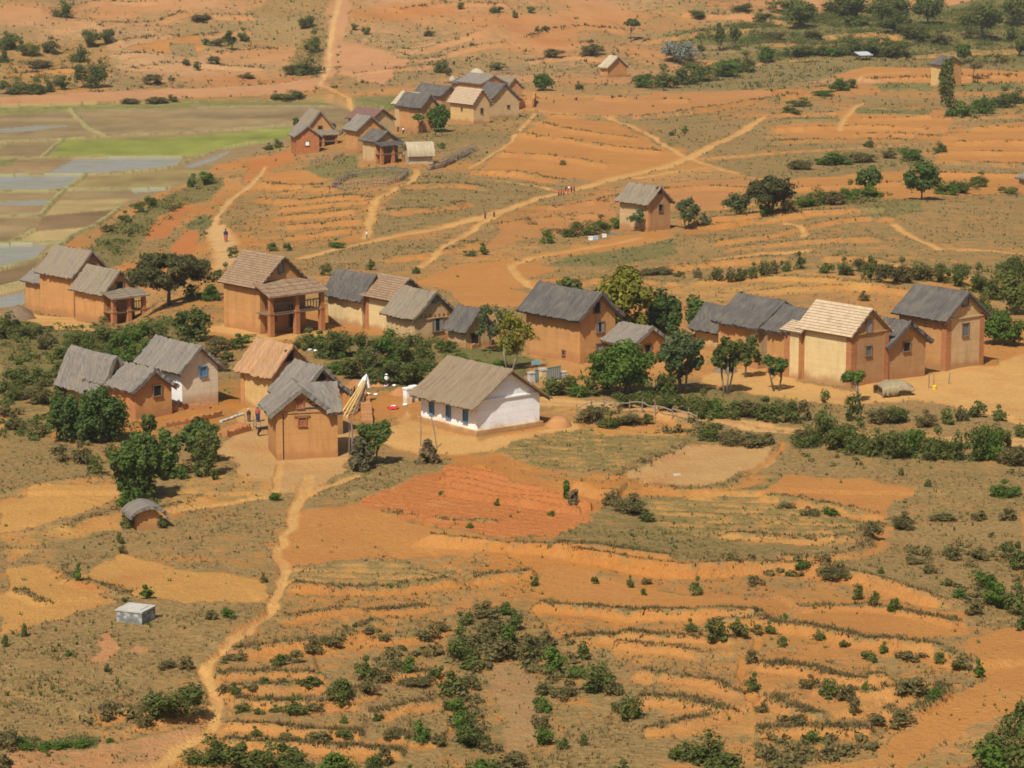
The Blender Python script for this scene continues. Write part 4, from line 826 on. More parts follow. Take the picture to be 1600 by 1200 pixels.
for i in range(nn):
    for j in range(mm): p = i*(mm+1)+j; hp.f.append((p, p+mm+1, p+mm+2, p+1)); hp.m.append(0)
hp.v = G
o = hp.build('roof', RM['k'], r, True); sm = o.modifiers.new('thickness', 'SOLIDIFY'); sm.thickness = .12; LAND.append((1402, 608, 'the straw shelter'))
# straw covered shelter in the far village (arched, pale)
P = G1(637, 257); ya = R(14); e1 = np.array([math.cos(ya), math.sin(ya), 0]); e2 = np.array([-math.sin(ya), math.cos(ya), 0]); W = float(along(P, e1, 678)); c = P+e1*W/2+e2*1.5; hz = float(upto(P, 226))
r = empty('straw_shelter', (c[0], c[1], P[2]), ya); tag(r, 'pale arched straw shelter beside the small far balcony house', 'shelter')
mb = arch(3.0, W, hz*.45, hz*.55, .2, .1, .3); o = mb.build('roof', RM['s'], r); o.rotation_euler = (0, 0, math.pi/2); MB().box(-W/2+.2, W/2-.2, -1.35, 1.35, -.3, hz*.6).build('wall', RM['s'], r); LAND.append((655, 242, 'the pale straw shelter'))
def blob(name, label, cat, px, py, w_, h_, mat, seed=0, peak=1.0, depth=1.0, kind=None):
    """a heap: rounded cone resting on the ground; w_, h_ in photograph pixels"""
    P = G1(px, py); s = mpp(P); a = w_*s/2; hz = h_*s*1.02; rr = np.random.default_rng(seed+50); n, m_ = 28, 9; V = []; Fc = []
    for j in range(m_+1):
        t = j/m_; rad = (1-t**1.5)**.7 if peak < 1.5 else (1-t)**.85
        for i in range(n):
            an = 2*math.pi*i/n; k = 1+.18*vnoise(np.array([math.cos(an)*2+seed]), np.array([math.sin(an)*2+t*2]), seed)[0]
            V.append((a*rad*k*math.cos(an), a*depth*rad*k*math.sin(an), -.25+(hz+.25)*t+rr.normal(0, .03)*hz))
    for j in range(m_):
        for i in range(n): Fc.append((j*n+i, j*n+(i+1) % n, (j+1)*n+(i+1) % n, (j+1)*n+i))
    o = mesh_np(name, V, Fc, mat, smooth=True); o.location = (P[0], P[1]+a*depth*.6, P[2]); tag(o, label, cat, kind=kind); return o
EARTH = wall_mat('heaped_earth', (.48, .235, .09)); DKE = wall_mat('dark_manure', (.20, .14, .085), (.2, .14, .085)); RUB = wall_mat('red_rubble', (.46, .17, .07)); STRAW = RM['s']
blob('compost_heap', 'dark brown compost heap at far left edge beside the tall orange house', 'heap', 25, 500, 58, 20, DKE, 1)
blob('earth_heap', 'orange earth heap at the right corner of the long white hall', 'heap', 872, 668, 46, 16, EARTH, 2)
blob('straw_heap', 'pale straw heap behind the far village roofs', 'heap', 745, 122, 34, 15, STRAW, 3)
blob('straw_heap', 'small white straw heap left of the back row roofs in the far village', 'heap', 707, 126, 12, 8, STRAW, 4)
blob('rubble_heap', 'reddish rubble heap behind the two white gate pillars', 'heap', 625, 618, 40, 11, RUB, 5)
blob('rubble_heap', 'reddish rubble heap under the bamboo poles, left of the standing person in white', 'heap', 590, 604, 36, 9, RUB, 6)
blob('manure_heap', 'dark heap on the yard behind the multi stemmed tree', 'heap', 1133, 583, 46, 10, DKE, 7)
# ruined walls by the whitewashed house
def lowwall(name, label, pts, h_, mat, t=.35):
    mb = MB(); W_ = [G1(*p) for p in pts]; o0 = W_[0]
    for A, B in zip(W_, W_[1:]):
        d = (B-A); n = np.array([-d[1], d[0], 0]); n = n/np.linalg.norm(n)*t/2; k = 10
        for i in range(k):
            a = A+d*i/k-o0; b = A+d*(i+1)/k-o0; hh = h_*(.55+.5*random.random()); q = []
            for p in (a-n, b-n, b+n, a+n): q.append(p)
            lo = [(p[0], p[1], p[2]-.4) for p in q]; hi = [(p[0], p[1], p[2]+hh) for p in q]; mb.poly(hi)
            for j in range(4): mb.poly([lo[j], lo[(j+1) % 4], hi[(j+1) % 4], hi[j]])
    o = mb.build(name, mat); o.location = tuple(o0); tag(o, label, 'wall'); return o
lowwall('ruined_wall', 'low red ruined wall in front of the whitewashed house', [(258, 645), (290, 640), (327, 638)], .5, WM['r'])
lowwall('ruined_wall', 'low red earth wall below the ruined one, behind the leafy saplings', [(258, 668), (300, 660), (345, 650)], .45, WM['r'])
lowwall('brick_stack', 'stack of red earth bricks beside the yard with two people', [(346, 682), (365, 677), (384, 672)], .6, WM['r'], 1.2)
lowwall('stone_row', 'row of pale stones above the red brick stack', [(345, 660), (365, 653), (380, 648)], .16, CEM, .3)
lowwall('earth_wall', 'low red earth wall behind the middle thatched house and bamboo poles', [(538, 620), (560, 604), (572, 640), (574, 668)], .6, EARTH, .9)
lowwall('broken_wall', 'broken orange wall at right end of the far village', [(806, 172), (818, 168), (832, 168), (836, 158)], 2.2, WM['o'], .5)
lowwall('stone_row', 'grey stone heap beside dark lean on shed window', [(712, 538), (735, 545), (768, 538)], .5, WM['o'], .4)
# bamboo poles leaning to a tip
BAM = plain('bamboo', (.62, .45, .17), .6); CLOTH = plain('white_cloth', (.82, .81, .78), .8, .1); STICK = plain('grey_stick', (.23, .18, .13)); REDC = plain('red_cloth', (.55, .04, .035), .8, .1)
tip = G1(572, 628); tip = tip+np.array([0, 0, float(upto(tip, 592))]); r = empty('bamboo_tripod', tuple(G1(555, 640)), 0); o0 = np.array(r.location); tag(r, 'yellow bamboo poles leaning together with white cloth at the tip, behind front house', 'bamboo poles')
for k, (px, py) in enumerate(((532, 644), (535, 650), (539, 654), (548, 652), (556, 645), (543, 640))):
    f = G1(px, py)-o0; mb = MB(); tp = tip-o0+np.array([.05*k-.12, .05*(k % 2), -.1*k]); mb.tube([tuple(f-np.array([0, 0, .2])), tuple((f+tp)/2+np.array([0, 0, -.08])), tuple(tp)], [.075, .065, .05]); mb.build('pole', BAM if k < 3 else STICK, r)
mb = MB(); q = tip-o0; mb.tube([tuple(q+np.array([-.55, 0, -.65])), tuple(q+np.array([-.1, -.05, .0])), tuple(q+np.array([.08, 0, .42]))], [.16, .22, .03], 7); mb.tube([tuple(q+np.array([.1, .1, .3])), tuple(q+np.array([.16, .1, -.75]))], [.05, .2], 7); mb.build('cloth', CLOTH, r)
# white gate pillars
for px, lab in ((637, 'white gate pillar left of its twin beside the long white hall'), (647, 'white gate pillar nearer to the long white hall')):
    P = G1(px, 630 if px < 640 else 627); s = mpp(P); r = empty('gate_pillar', P, R(38)); tag(r, lab, 'pillar', 'white gate pillars'); hz = 25*s
    MB().box(-.27, .27, -.27, .27, -.3, hz*.9).build('shaft', WM['w'], r); MB().box(-.33, .33, -.33, .33, hz*.9, hz).build('cap', WHITE, r)
# blue gate with pillars behind the hall
for px, py, h_, lab in ((848, 602, 27, 'cream gate pillar with flat cap in front of blue gate'), (830, 598, 17, 'grey gate post at left of the blue gate'), (880, 590, 10, 'whitish gate post at right of the blue gate')):
    P = G1(px, py); s = mpp(P); r = empty('gate_pillar', P, R(30)); tag(r, lab, 'pillar', 'posts of the blue gate'); hz = h_*s
    MB().box(-.24, .24, -.24, .24, -.3, hz*.88).build('shaft', CEM if px != 848 else WM['Y'], r); MB().box(-.29, .29, -.29, .29, hz*.88, hz).build('cap', CEM, r)
A = G1(836, 598); B = G1(876, 592); r = empty('blue_gate', A, math.atan2(B[1]-A[1], B[0]-A[0])); Lg = float(np.linalg.norm((B-A)[:2])); tag(r, 'dull blue green metal gate between grey posts behind the long white hall', 'gate')
TEAL = plain('teal_metal', (.16, .25, .25), .6, .4)
mb = MB()
for k in range(12): x = .1+(Lg-.2)*k/11; mb.box(x-.1, x+.08, -.02, .02, .15, 1.05)
mb.build('leaf', TEAL, r); MB().box(0, Lg, -.04, .04, 1.06, 1.14).box(0, Lg, -.04, .04, .05, .13).build('frame', TEAL, r)
P = G1(838, 596); r = empty('water_tap', P, 0); tag(r, 'small teal topped post by the blue gate', 'post'); MB().box(-.08, .08, -.08, .08, -.2, 1.5).build('post', STICK, r); MB().box(-.45, .45, -.25, .25, 1.5, 1.75).box(-.2, .2, -.15, .15, 1.75, 1.9).build('cap', TEAL, r)
# rail fence along the dirt road
pts = [(903, 652), (925, 645), (944, 643), (960, 648), (984, 645), (1003, 645), (1024, 650), (1050, 656), (1074, 660), (1089, 664)]
W_ = [G1(*p) for p in pts]; r = empty('rail_fence', W_[0], 0); tag(r, 'rickety fence of grey sticks and rails along the dirt road', 'fence'); o0 = W_[0]
for p in W_:
    q = p-o0; MB().tube([(q[0], q[1], q[2]-.2), (q[0]+random.uniform(-.12, .12), q[1], q[2]+random.uniform(.8, 1.25))], [.06, .045], 5).build('post', STICK, r)
PALE = plain('bleached_rail', (.30, .25, .18))
for A, B in zip(W_, W_[1:]):
    a, b = A-o0, B-o0; MB().tube([(a[0], a[1], a[2]+.85+random.uniform(-.1, .1)), tuple((a+b)/2+np.array([0, 0, .8+random.uniform(-.1, .15)])), (b[0], b[1], b[2]+.85+random.uniform(-.15, .1))], .045, 5).build('rail', PALE, r)
# stick fences and pens of the far village
def stickfence(name, label, pts, h_, dens=.35, mess=.3, rows=2, cat='fence'):
    W_ = [G1(*p) for p in pts]; o0 = W_[0]; r = empty(name, o0, 0); tag(r, label, cat); pm = MB(); rm = MB(); n_post = 0
    for A, B in zip(W_, W_[1:]):
        d = B-A; L_ = np.linalg.norm(d); k = max(2, int(L_/dens))
        for i in range(k):
            p = A+d*i/k-o0; pm.tube([(p[0], p[1], p[2]-.2), (p[0]+random.uniform(-mess, mess), p[1]+random.uniform(-mess, mess), p[2]+h_*random.uniform(.6, 1.15))], [.07, .045], 4)
        for q in range(rows):
            a, b = A-o0, B-o0; hh = h_*(.35+.45*q); rm.tube([(a[0], a[1], a[2]+hh), tuple((a+b)/2+np.array([random.uniform(-.2, .2), 0, hh+.1])), (b[0], b[1], b[2]+hh)], .06, 4)
    pm.build('pickets', STICK, r); rm.build('rail', STICK, r); return r
stickfence('cattle_pen', 'round cattle pen of grey sticks below the small far balcony house', [(520, 294), (548, 296), (575, 292), (605, 290), (628, 282), (636, 272), (610, 270), (580, 272), (555, 276), (535, 284), (520, 294)], 1.1, .5)
stickfence('stick_fence', 'short stick fence right below the red brick house', [(484, 258), (500, 254), (520, 250), (538, 244)], .8, .5)
stickfence('stick_fence', 'stick fence behind the red brick house facing the paddies', [(524, 214), (535, 208), (546, 198)], .8, .6)
stickfence('brush_fence', 'heaped brush fence of pale branches right of the pale straw shelter', [(668, 266), (690, 262), (710, 252), (730, 242), (744, 236)], 1.0, .16, .9, 3)
stickfence('stick_fence', 'stick fence at the upper edge of the far village beside pale straw heap', [(772, 118), (795, 116), (818, 118)], 1.2)
# free standing poles
def pole(label, px, py, top, lean=0, th=.05, mat=STICK, name='pole', cat='pole', group=None):
    P = G1(px, py); hz = float(upto(P, top)); mb = MB().tube([(0, 0, -.3), (lean*.5+.04, 0, hz*.5), (lean, 0, hz)], [th, th*.9, th*.6], 5); o = mb.build(name, mat); o.location = tuple(P); tag(o, label, cat, group); return o
pole('thin upright dark pole in the tan yard left of the long white hall', 657, 697, 648, .02); pole('thin leaning dark pole beside brush heap at edge of the tan yard', 683, 700, 650, -.45)
pole('grey post standing against the round hay stack', 552, 736, 655, -.1, .11); pole('thin stick post left of the hay stack post', 545, 715, 640, .05)
for px, py, tp, lb in ((383, 672, 648, 'thin stick post at the left of the person in dark wrap'), (396, 671, 650, 'first of three thin posts at the feet of the person in teal hat'), (400, 672, 655, 'middle one of three thin posts near the person in teal hat'), (407, 674, 656, 'right one of three thin posts near the person in teal hat')): pole(lb, px, py, tp, 0, .045)
for px, py, tp, lb in ((1451, 607, 584, 'left stick post on the yard right of the straw shelter'), (1458, 607, 585, 'middle stick post on the yard, right of the straw shelter'), (1481, 600, 582, 'right stick post on the yard below tall grey roofed house')): pole(lb, px, py, tp, .05*(px-1455)/8, .06)
P = G1(1460, 608); o = MB().tube([(0, 0, -.02), (0, 0, .3), (0, 0, .36)], [.16, .2, .08], 8).build('yellow_can', plain('yellow_plastic', (.7, .5, .03), .5, .1)); o.location = tuple(P); tag(o, 'small yellow can at the foot of the stick posts on the yard', 'can')
def sheet(label, px, py, w_, d_, mat=CLOTH, name='cloth', cat='cloth', group=None, rz=.3):
    P = G1(px, py); s = mpp(P); a = w_*s/2; b = a*d_; V = []; Fc = []; n = 8
    for i in range(n+1):
        for j in range(n+1):
            x, y = -a+2*a*i/n, -b+2*b*j/n; V.append((x*(1+.15*math.sin(j*1.7)), y, .12+.09*math.sin(x*5+j)*math.cos(y*4+i)))
    for i in range(n):
        for j in range(n): p = i*(n+1)+j; Fc.append((p, p+n+1, p+n+2, p+1))
    o = mesh_np(name, V, Fc, mat, smooth=True); m = o.modifiers.new('thickness', 'SOLIDIFY'); m.thickness = .05; o.location = tuple(P); o.rotation_euler = (0, 0, rz); tag(o, label, cat, group); return o
g_ = 'white cloths spread on the grass'
for px, py, w_, lb in ((571, 606, 10, 'white cloth spread on the ground just below the bamboo tip'), (573, 617, 11, 'larger white cloth spread on grass below the rubble heap'), (587, 618, 6, 'small white cloth right of the larger spread cloth'), (603, 604, 6, 'white cloth at the feet of the person in white'), (616, 604, 5, 'small pale cloth right of the person in white'), (633, 634, 7, 'white cloth in front of the white gate pillars'), (478, 0, 0, '')):
    if w_: sheet(lb, px, py, w_, .8, group=g_)
sheet('bright red cloth with a white patch lying on the grass left of the gate pillars', 614, 639, 15, .9, REDC, 'red_cloth'); sheet('white bundle lying on the bright red cloth', 615, 636.5, 7, .6, CLOTH, 'bundle', 'bundle')
for px, py, lb in ((483, 548, 'white bag among bushes behind orange roofed house, left one'), (495, 549, 'white bag among bushes behind orange roofed house, right one')): sheet(lb, px, py, 9, .6, CLOTH, 'white_bag', 'bag', 'white bags in the bushes')
for k, (px, py, m_, lb) in enumerate(((923, 375, 'white', 'white box on the ground below the lone house, first from the left'), (931, 374, 'blue', 'pale blue box second in the line below the lone house'), (944, 371, 'white', 'whitish box in middle of line below lone house'), (957, 368, 'grey', 'small grey box at right end of the line below the lone house'))):
    P = G1(px, py); o = MB().box(-.24, .24, -.2, .2, -.05, .36).box(-.28, .28, -.24, .24, .36, .41).build('beehive', {'white': WHITE, 'blue': plain('pale_blue', (.35, .5, .6)), 'grey': GREYW}[m_]); o.location = tuple(P); o.rotation_euler = (0, 0, .3); tag(o, lb, 'box', 'boxes below the lone house')
P = G1(1349, 94); r = empty('tin_roof_shelter', P, .4); tag(r, 'pale blue grey tin roofed shelter in the hedge at upper right', 'shelter'); TIN = plain('tin', (.42, .46, .46), .5); s = mpp(P)
for x, y in ((-1.5, -1), (1.5, -1), (-1.5, 1), (1.5, 1)): MB().box(x-.1, x+.1, y-.1, y+.1, -.5, 1.5).build('post', WOOD, r)
mb = MB(); mb.poly([(-1.9, -1.4, 1.3), (1.9, -1.4, 1.3), (1.9, 1.4, 2.0), (-1.9, 1.4, 2.0)]); mb.poly([(-1.9, 1.4, 1.9), (1.9, 1.4, 1.9), (1.9, -1.4, 1.2), (-1.9, -1.4, 1.2)]); mb.poly([(-1.9, -1.4, 1.2), (1.9, -1.4, 1.2), (1.9, -1.4, 1.3), (-1.9, -1.4, 1.3)]); mb.build('roof', TIN, r)
P = G1(1058, 743); o = MB().box(-.3, .3, -.2, .2, -.1, .14).build('pale_stone', plain('tan_stone', (.45, .36, .24))); o.location = tuple(P); o.rotation_euler = (.1, .05, .5); bv = o.modifiers.new('bevel', 'BEVEL'); bv.width = .1; bv.segments = 2; tag(o, 'pale flat stone lying on the bare threshing ground', 'stone')

# ---------------------------------------------------------------- people and one dog
SKIN = plain('brown_skin', (.11, .055, .03), .6, .1); HAIR = plain('black_hair', (.015, .012, .01), .7, .1)
def skinned(name, pts, edges, rad, mat, parent=None, root=0):
    me = bpy.data.meshes.new(name); me.from_pydata(pts, edges, []); me.materials.append(mat); o = bpy.data.objects.new(name, me); COL.objects.link(o)
    sk = o.modifiers.new('skin', 'SKIN'); sk.use_smooth_shade = True
    for i, r_ in enumerate(rad): me.skin_vertices[0].data[i].radius = (r_ if isinstance(r_, tuple) else (r_, r_))
    me.skin_vertices[0].data[root].use_root = True; su = o.modifiers.new('sub', 'SUBSURF'); su.levels = 1; su.render_levels = 1
    if parent: o.parent = parent
    return o
def person_proto(step=.12):
    p = [(0, 0, .95), (0, 0, 1.15), (0, 0, 1.36), (0, 0, 1.48), (0, -.01, 1.58), (0, -.01, 1.68)]; e = [(0, 1), (1, 2), (2, 3), (3, 4), (4, 5)]; r = [(.15, .11), (.14, .10), (.17, .10), .055, (.085, .10), (.06, .07)]
    for s in (-1, 1):
        b = len(p); p += [(s*.09, 0, .88), (s*.10, -step*s*.5, .50), (s*.10, step*s*.3, .09), (s*.10, step*s*.3-.15, .03)]; e += [(0, b), (b, b+1), (b+1, b+2), (b+2, b+3)]; r += [.09, .06, .04, .035]
        b = len(p); p += [(s*.20, 0, 1.39), (s*.25, .02, 1.12), (s*.24, -.08, .88), (s*.23, -.11, .80)]; e += [(2, b), (b, b+1), (b+1, b+2), (b+2, b+3)]; r += [.055, .045, .033, .03]
        for k in range(4): c_ = len(p); p += [(s*(.215+.012*k), -.12-.012*k, .73+.012*k)]; e += [(b+3, c_)]; r += [.01]
        c_ = len(p); p += [(s*.19, -.14, .77)]; e += [(b+3, c_)]; r += [.011]
    p += [(0, -.105, 1.60)]; e += [(4, len(p)-1)]; r += [.02]
    return p, e, r
PP = person_proto()
def person(label, px, py, top, shirt, low, hat=None, rz=0., group=None, skirt=True):
    P = G1(px, py); hz = float(upto(P, top)); k = hz/1.72; r = empty('person', P, rz); r.scale = (k,)*3; tag(r, label, 'person', group)
    skinned('body', *PP, SKIN, r)
    def lathe(name, prof, mat, fl=.72, n=14):
        V = []; Fc = []
        for z_, rad in prof:
            for i in range(n): a = 2*math.pi*i/n; V.append((rad*math.cos(a)*(1+.05*math.sin(3*a)), rad*fl*math.sin(a), z_))
        for j in range(len(prof)-1):
            for i in range(n): Fc.append((j*n+i, j*n+(i+1) % n, (j+1)*n+(i+1) % n, (j+1)*n+i))
        return mesh_np(name, V, Fc, mat, r, smooth=True)
    lathe('shirt', [(.86, .22), (1.0, .20), (1.15, .19), (1.34, .225), (1.43, .17), (1.475, .07)], shirt)
    sl_ = MB()
    for s in (-1, 1): sl_.tube([(s*.19, 0, 1.41), (s*.245, .015, 1.15), (s*.25, -.02, 1.06)], [.075, .068, .065], 8)
    sl_.build('sleeves', shirt, r, True)
    if skirt: lathe('skirt', [(.14, .24), (.4, .23), (.7, .22), (.9, .21), (.98, .19)], low, .8)
    else:
        tr = MB()
        for s in (-1, 1): tr.tube([(s*.09, 0, .93), (s*.10, -.06*s, .5), (s*.10, .035*s, .12)], [.12, .09, .07], 8)
        tr.build('trousers', low, r, True)
    lathe('hair', [(1.58, .105), (1.66, .112), (1.74, .085), (1.775, .02)], HAIR, 1.05)
    if hat: lathe('hat', [(1.68, .24), (1.69, .12), (1.80, .11), (1.84, .04)], hat, 1.0)
    return r
CT_ = lambda n, c: plain(n, c, .85, .15)
DKC = CT_('dark_cloth', (.05, .04, .035)); TEALC = CT_('teal_cloth', (.06, .30, .30)); PINKC = CT_('faded_red_cloth', (.36, .10, .07)); NAVY = CT_('navy_cloth', (.03, .04, .09)); BROWNC = CT_('brown_cloth', (.15, .08, .05))
person('person in dark brown wrap standing at left in the yard behind the stick posts', 389, 659, 639, DKC, BROWNC, CT_('straw_hat', (.5, .38, .2)))
person('person in teal hat and red top standing right of the one in dark wrap', 403, 659, 635, PINKC, NAVY, TEALC)
person('person in white standing on the grass between rubble and gate pillars', 604, 604, 585, CLOTH, DKC, CLOTH, .4)
person('person in dark clothes in the shade of the bushes left of the one in white', 590, 592, 577, NAVY, CLOTH, None, .2)
person('person in white walking on the footpath junction above the cream dark roofed house', 573, 374, 360, CLOTH, CT_('grey_cloth', (.4, .4, .4)), None, 1.2, None, False)
person('person in dark clothes on the pale gully path above the big balcony house', 353, 378, 358, NAVY, PINKC, None, .2)
person('person in brown standing beside the main footpath, left of the pair', 758, 342, 332, BROWNC, DKC, None, .3, 'pair by the main footpath'); person('person in dark red standing beside the main footpath, right of the pair', 772, 339, 330, CT_('dark_red', (.2, .03, .03)), DKC, None, .1, 'pair by the main footpath')
RB = CT_('bright_red_cloth', (.6, .05, .05)); cols = [RB, RB, PINKC, RB, NAVY, CLOTH, DKC, PINKC]
wh = ['leftmost', 'second from the left', 'third from the left', 'fourth from the left', 'fourth from the right', 'third from the right', 'second from the right', 'rightmost']
for k, (px, py) in enumerate(((873, 306), (877, 305), (881, 305), (887, 303), (884, 299), (889, 299), (893, 301), (897, 299))): person('person in %s in the crowd on the main footpath, %s' % ('red' if cols[k] in (RB, PINKC) else 'dark blue' if cols[k] is NAVY else 'white' if cols[k] is CLOTH else 'dark brown', wh[k]), px, py, py-9, cols[k], RB if k in (3, 5) else DKC, None, .5*k, 'crowd on the main footpath')
for k, (px, py, c_, lb) in enumerate(((622, 206, DKC, 'person in dark clothes left of three below the orange far house'), (630, 208, CLOTH, 'person in white in middle of three below the orange far house'), (645, 206, RB, 'person in red right of three below the orange far house'))): person(lb, px, py, py-9, c_, DKC, None, .4*k, 'three people below the orange far house')
P = G1(413, 681); r = empty('dog', P, R(20)); r.scale = (1.25,)*3; tag(r, 'black dog standing in the yard left of the front house', 'dog')
pts = [(0, 0, .5), (.3, 0, .53), (.48, 0, .62), (.60, 0, .74), (.74, 0, .70), (-.32, 0, .50), (-.5, 0, .55), (-.62, 0, .70)]; e_ = [(0, 1), (1, 2), (2, 3), (3, 4), (0, 5), (5, 6), (6, 7)]; rd = [.11, .14, .09, .09, .045, .11, .035, .02]
for s in (-1, 1):
    b = len(pts); pts += [(.3, s*.1, .36), (.29, s*.1, .2), (.31, s*.1, .02)]; e_ += [(1, b), (b, b+1), (b+1, b+2)]; rd += [.06, .04, .035]
    b = len(pts); pts += [(-.28, s*.1, .38), (-.40, s*.1, .2), (-.36, s*.1, .02)]; e_ += [(5, b), (b, b+1), (b+1, b+2)]; rd += [.075, .04, .035]
    b = len(pts); pts += [(.58, s*.06, .86)]; e_ += [(3, b)]; rd += [.025]
skinned('body', pts, e_, rd, CT_('black_fur', (.025, .02, .018)), r)
HAZE = .00009
# ---------------------------------------------------------------- vegetation
def leaf_mat(name, c1, c2, trans=.25):
    m = bpy.data.materials.new(name); m.use_nodes = True; t = m.node_tree; t.nodes.clear(); o = t.nodes.new('ShaderNodeOutputMaterial')
    b = t.nodes.new('ShaderNodeBsdfPrincipled'); b.inputs['Roughness'].default_value = .7; b.inputs['Specular IOR Level'].default_value = .04
    v = attr(t, 'tint'); r_ = nd(t, 'ShaderNodeObjectInfo').outputs['Random']; k = mth(t, 'ADD', v, mth(t, 'MULTIPLY', mth(t, 'SUBTRACT', r_, .5), .5), clamp=True)
    c = mixc(t, k, c1, c2); t.links.new(c, b.inputs['Base Color']); tr = t.nodes.new('ShaderNodeBsdfTranslucent'); t.links.new(c, tr.inputs['Color'])
    mx = t.nodes.new('ShaderNodeMixShader'); mx.inputs[0].default_value = trans; t.links.new(b.outputs[0], mx.inputs[1]); t.links.new(tr.outputs[0], mx.inputs[2]); t.links.new(mx.outputs[0], o.inputs[0]); return m
LM = dict(f=leaf_mat('feathery_leaves', (.085, .13, .030), (.18, .235, .065), .45), d=leaf_mat('dark_leaves', (.088, .115, .030), (.19, .212, .058), .45), g=leaf_mat('bright_leaves', (.07, .12, .02), (.14, .215, .04), .35), o=leaf_mat('olive_leaves', (.120, .110, .042), (.225, .188, .074), .4),
          y=leaf_mat('yellow_green_leaves', (.10, .12, .02), (.30, .26, .035)), w=leaf_mat('silvery_leaves', (.16, .18, .14), (.28, .30, .24)), m=leaf_mat('mango_leaves', (.062, .102, .026), (.13, .19, .05), .4),
          a=leaf_mat('acacia_leaves', (.075, .08, .03), (.14, .135, .05), .4), s=leaf_mat('grey_green_leaves', (.08, .11, .04), (.17, .205, .085), .4), b=leaf_mat('dry_brush', (.15, .105, .05), (.27, .20, .10)), q=leaf_mat('hay_mix', (.09, .085, .04), (.21, .17, .09)))
BARK = plain('bark', (.17, .13, .09), .95, .5, 6); PBARK = plain('pale_bark', (.33, .27, .20), .95, .5, 6)
def leaf_quads(cen, rad, n, size, r_, up=.25):
    """n leaf clumps spread through balls: cen (k,3), rad (k,) or (k,3)"""
    k = len(cen); i = r_.integers(0, k, n); d = r_.normal(size=(n, 3)); d[:, 2] += up; d /= np.linalg.norm(d, axis=1)[:, None]+1e-9
    rd = np.asarray(rad, float); rd = rd[:, None].repeat(3, 1) if rd.ndim == 1 else rd
    p = cen[i]+d*rd[i]*(r_.random((n, 1))**.45)*(1.0+.35*(r_.random((n, 1)) > .9))
    nn = d*1.1+r_.normal(size=(n, 3))*.5+np.array([0, 0, .25]); nn /= np.linalg.norm(nn, axis=1)[:, None]+1e-9
    a = np.cross(nn, r_.normal(size=(n, 3))); a /= np.linalg.norm(a, axis=1)[:, None]+1e-9; b = np.cross(nn, a)
    s = size*(.45+1.25*r_.random((n, 1))**2); a = a*s; b = b*s*.55
    V = np.stack([p-a, p-b*1.0+a*.1, p+a, p+b+a*.1], 1).reshape(-1, 3)
    return V, np.arange(n*4).reshape(n, 4), np.repeat(np.clip(r_.normal(.45, .22, n)+.25*(r_.random(k)-.5)[i], 0, 1), 4)
def crown_clumps(rx, ry, rz, k, r_, fill=.55):
    d = r_.normal(size=(k, 3)); d /= np.linalg.norm(d, axis=1)[:, None]; q = (fill+(1-fill)*r_.random((k, 1)))*.78; return d*q*np.array([rx, ry, rz])
def tree(label, base, box, kind, name='tree', cat='tree', k=16, n=1500, leaf=.26, stems=1, th=.13, bark=None, group=None, shape='round', seed=0, clump=.36, depth=1.0):
    r_ = np.random.default_rng(seed+100); P = G1(*base); s = mpp(P); x0, y0, x1, y1 = box
    rx = (x1-x0)/2*s; rz = (y1-y0)/2*s; cz = (base[1]-(y0+y1)/2)*s; cx = ((x0+x1)/2-base[0])*s; ry = rx*depth; root = empty(name, P); tag(root, label, cat, group)
    C = crown_clumps(rx, ry, rz, k, r_)
    if shape == 'flat': C[:, 2] = np.abs(C[:, 2])*.9-rz*.35*(1-(C[:, 0]/rx)**2-(C[:, 1]/ry)**2)*0
    if shape == 'cone': C[:, :2] *= (1-.55*(C[:, 2:3]/rz*.5+.5))
    C = C+np.array([cx, 0, cz]); R0 = np.stack([np.full(k, clump*min(rx, 1.6*rz)), np.full(k, clump*min(ry, 1.6*rz)), np.full(k, clump*rz*1.05)], 1)*(.7+.6*r_.random((k, 1)))
    if shape == 'flat': R0[:, 2] *= .6
    V, Q_, T = leaf_quads(C, R0, int(n*1.7), leaf*.85, r_); mesh_np('crown', V, Q_, LM[kind], root, fattr={'tint': T})
    tb = MB(); top = np.array([cx, 0, cz-rz*.15]); hgt = max(cz-rz*.3, .5)
    for q in range(stems):
        an = 2*math.pi*q/max(stems, 1)+seed; o = np.array([math.cos(an), math.sin(an), 0])*(th*1.6 if stems > 1 else 0); f = np.array([cx*.4, 0, hgt*.55])+o*(3.0 if stems > 1 else 0)+r_.normal(0, .05, 3)*hgt*.5
        tb.tube([tuple(o+[0, 0, -.3]), tuple(f), tuple(np.array([cx*.8, 0, hgt])+o*4)], [th, th*.75, th*.55], 6)
        for j in range(5 if stems == 1 else 3):
            c_ = C[r_.integers(0, k)]; m_ = (f+c_)/2+np.array([0, 0, -.1*hgt]); st = np.array([cx*.6, 0, hgt*.75])+o*3.4 if j % 2 else f
            tb.tube([tuple(st), tuple(m_*.6+st*.4), tuple(c_)], [th*.5, th*.36, th*.15], 5)
    tb.build('trunk', bark or BARK, root, True); LAND.append(((x0+x1)/2, (y0+y1)/2, None)); return root
T = tree
T('wide dark acacia with flat crown behind the whitewashed farm, left of the big balcony house', (263, 478), (184, 390, 348, 458), 'a', 'acacia_tree', k=90, n=11000, leaf=.2, th=.24, seed=1, clump=.22)
T('round dark bush tree standing between the left farm and the big balcony house', (299, 534), (268, 476, 330, 532), 'd', k=16, n=1900, leaf=.2, seed=2)
T('small tree covered in yellow flowers in front of the tall red house', (796, 578), (764, 486, 840, 556), 'y', k=20, n=1500, leaf=.17, th=.12, bark=PBARK, stems=2, seed=3, clump=.3)
T('thin grey green tree behind the yellow flowering one', (765, 552), (728, 470, 800, 535), 's', k=20, n=900, leaf=.17, th=.10, seed=4, clump=.26)
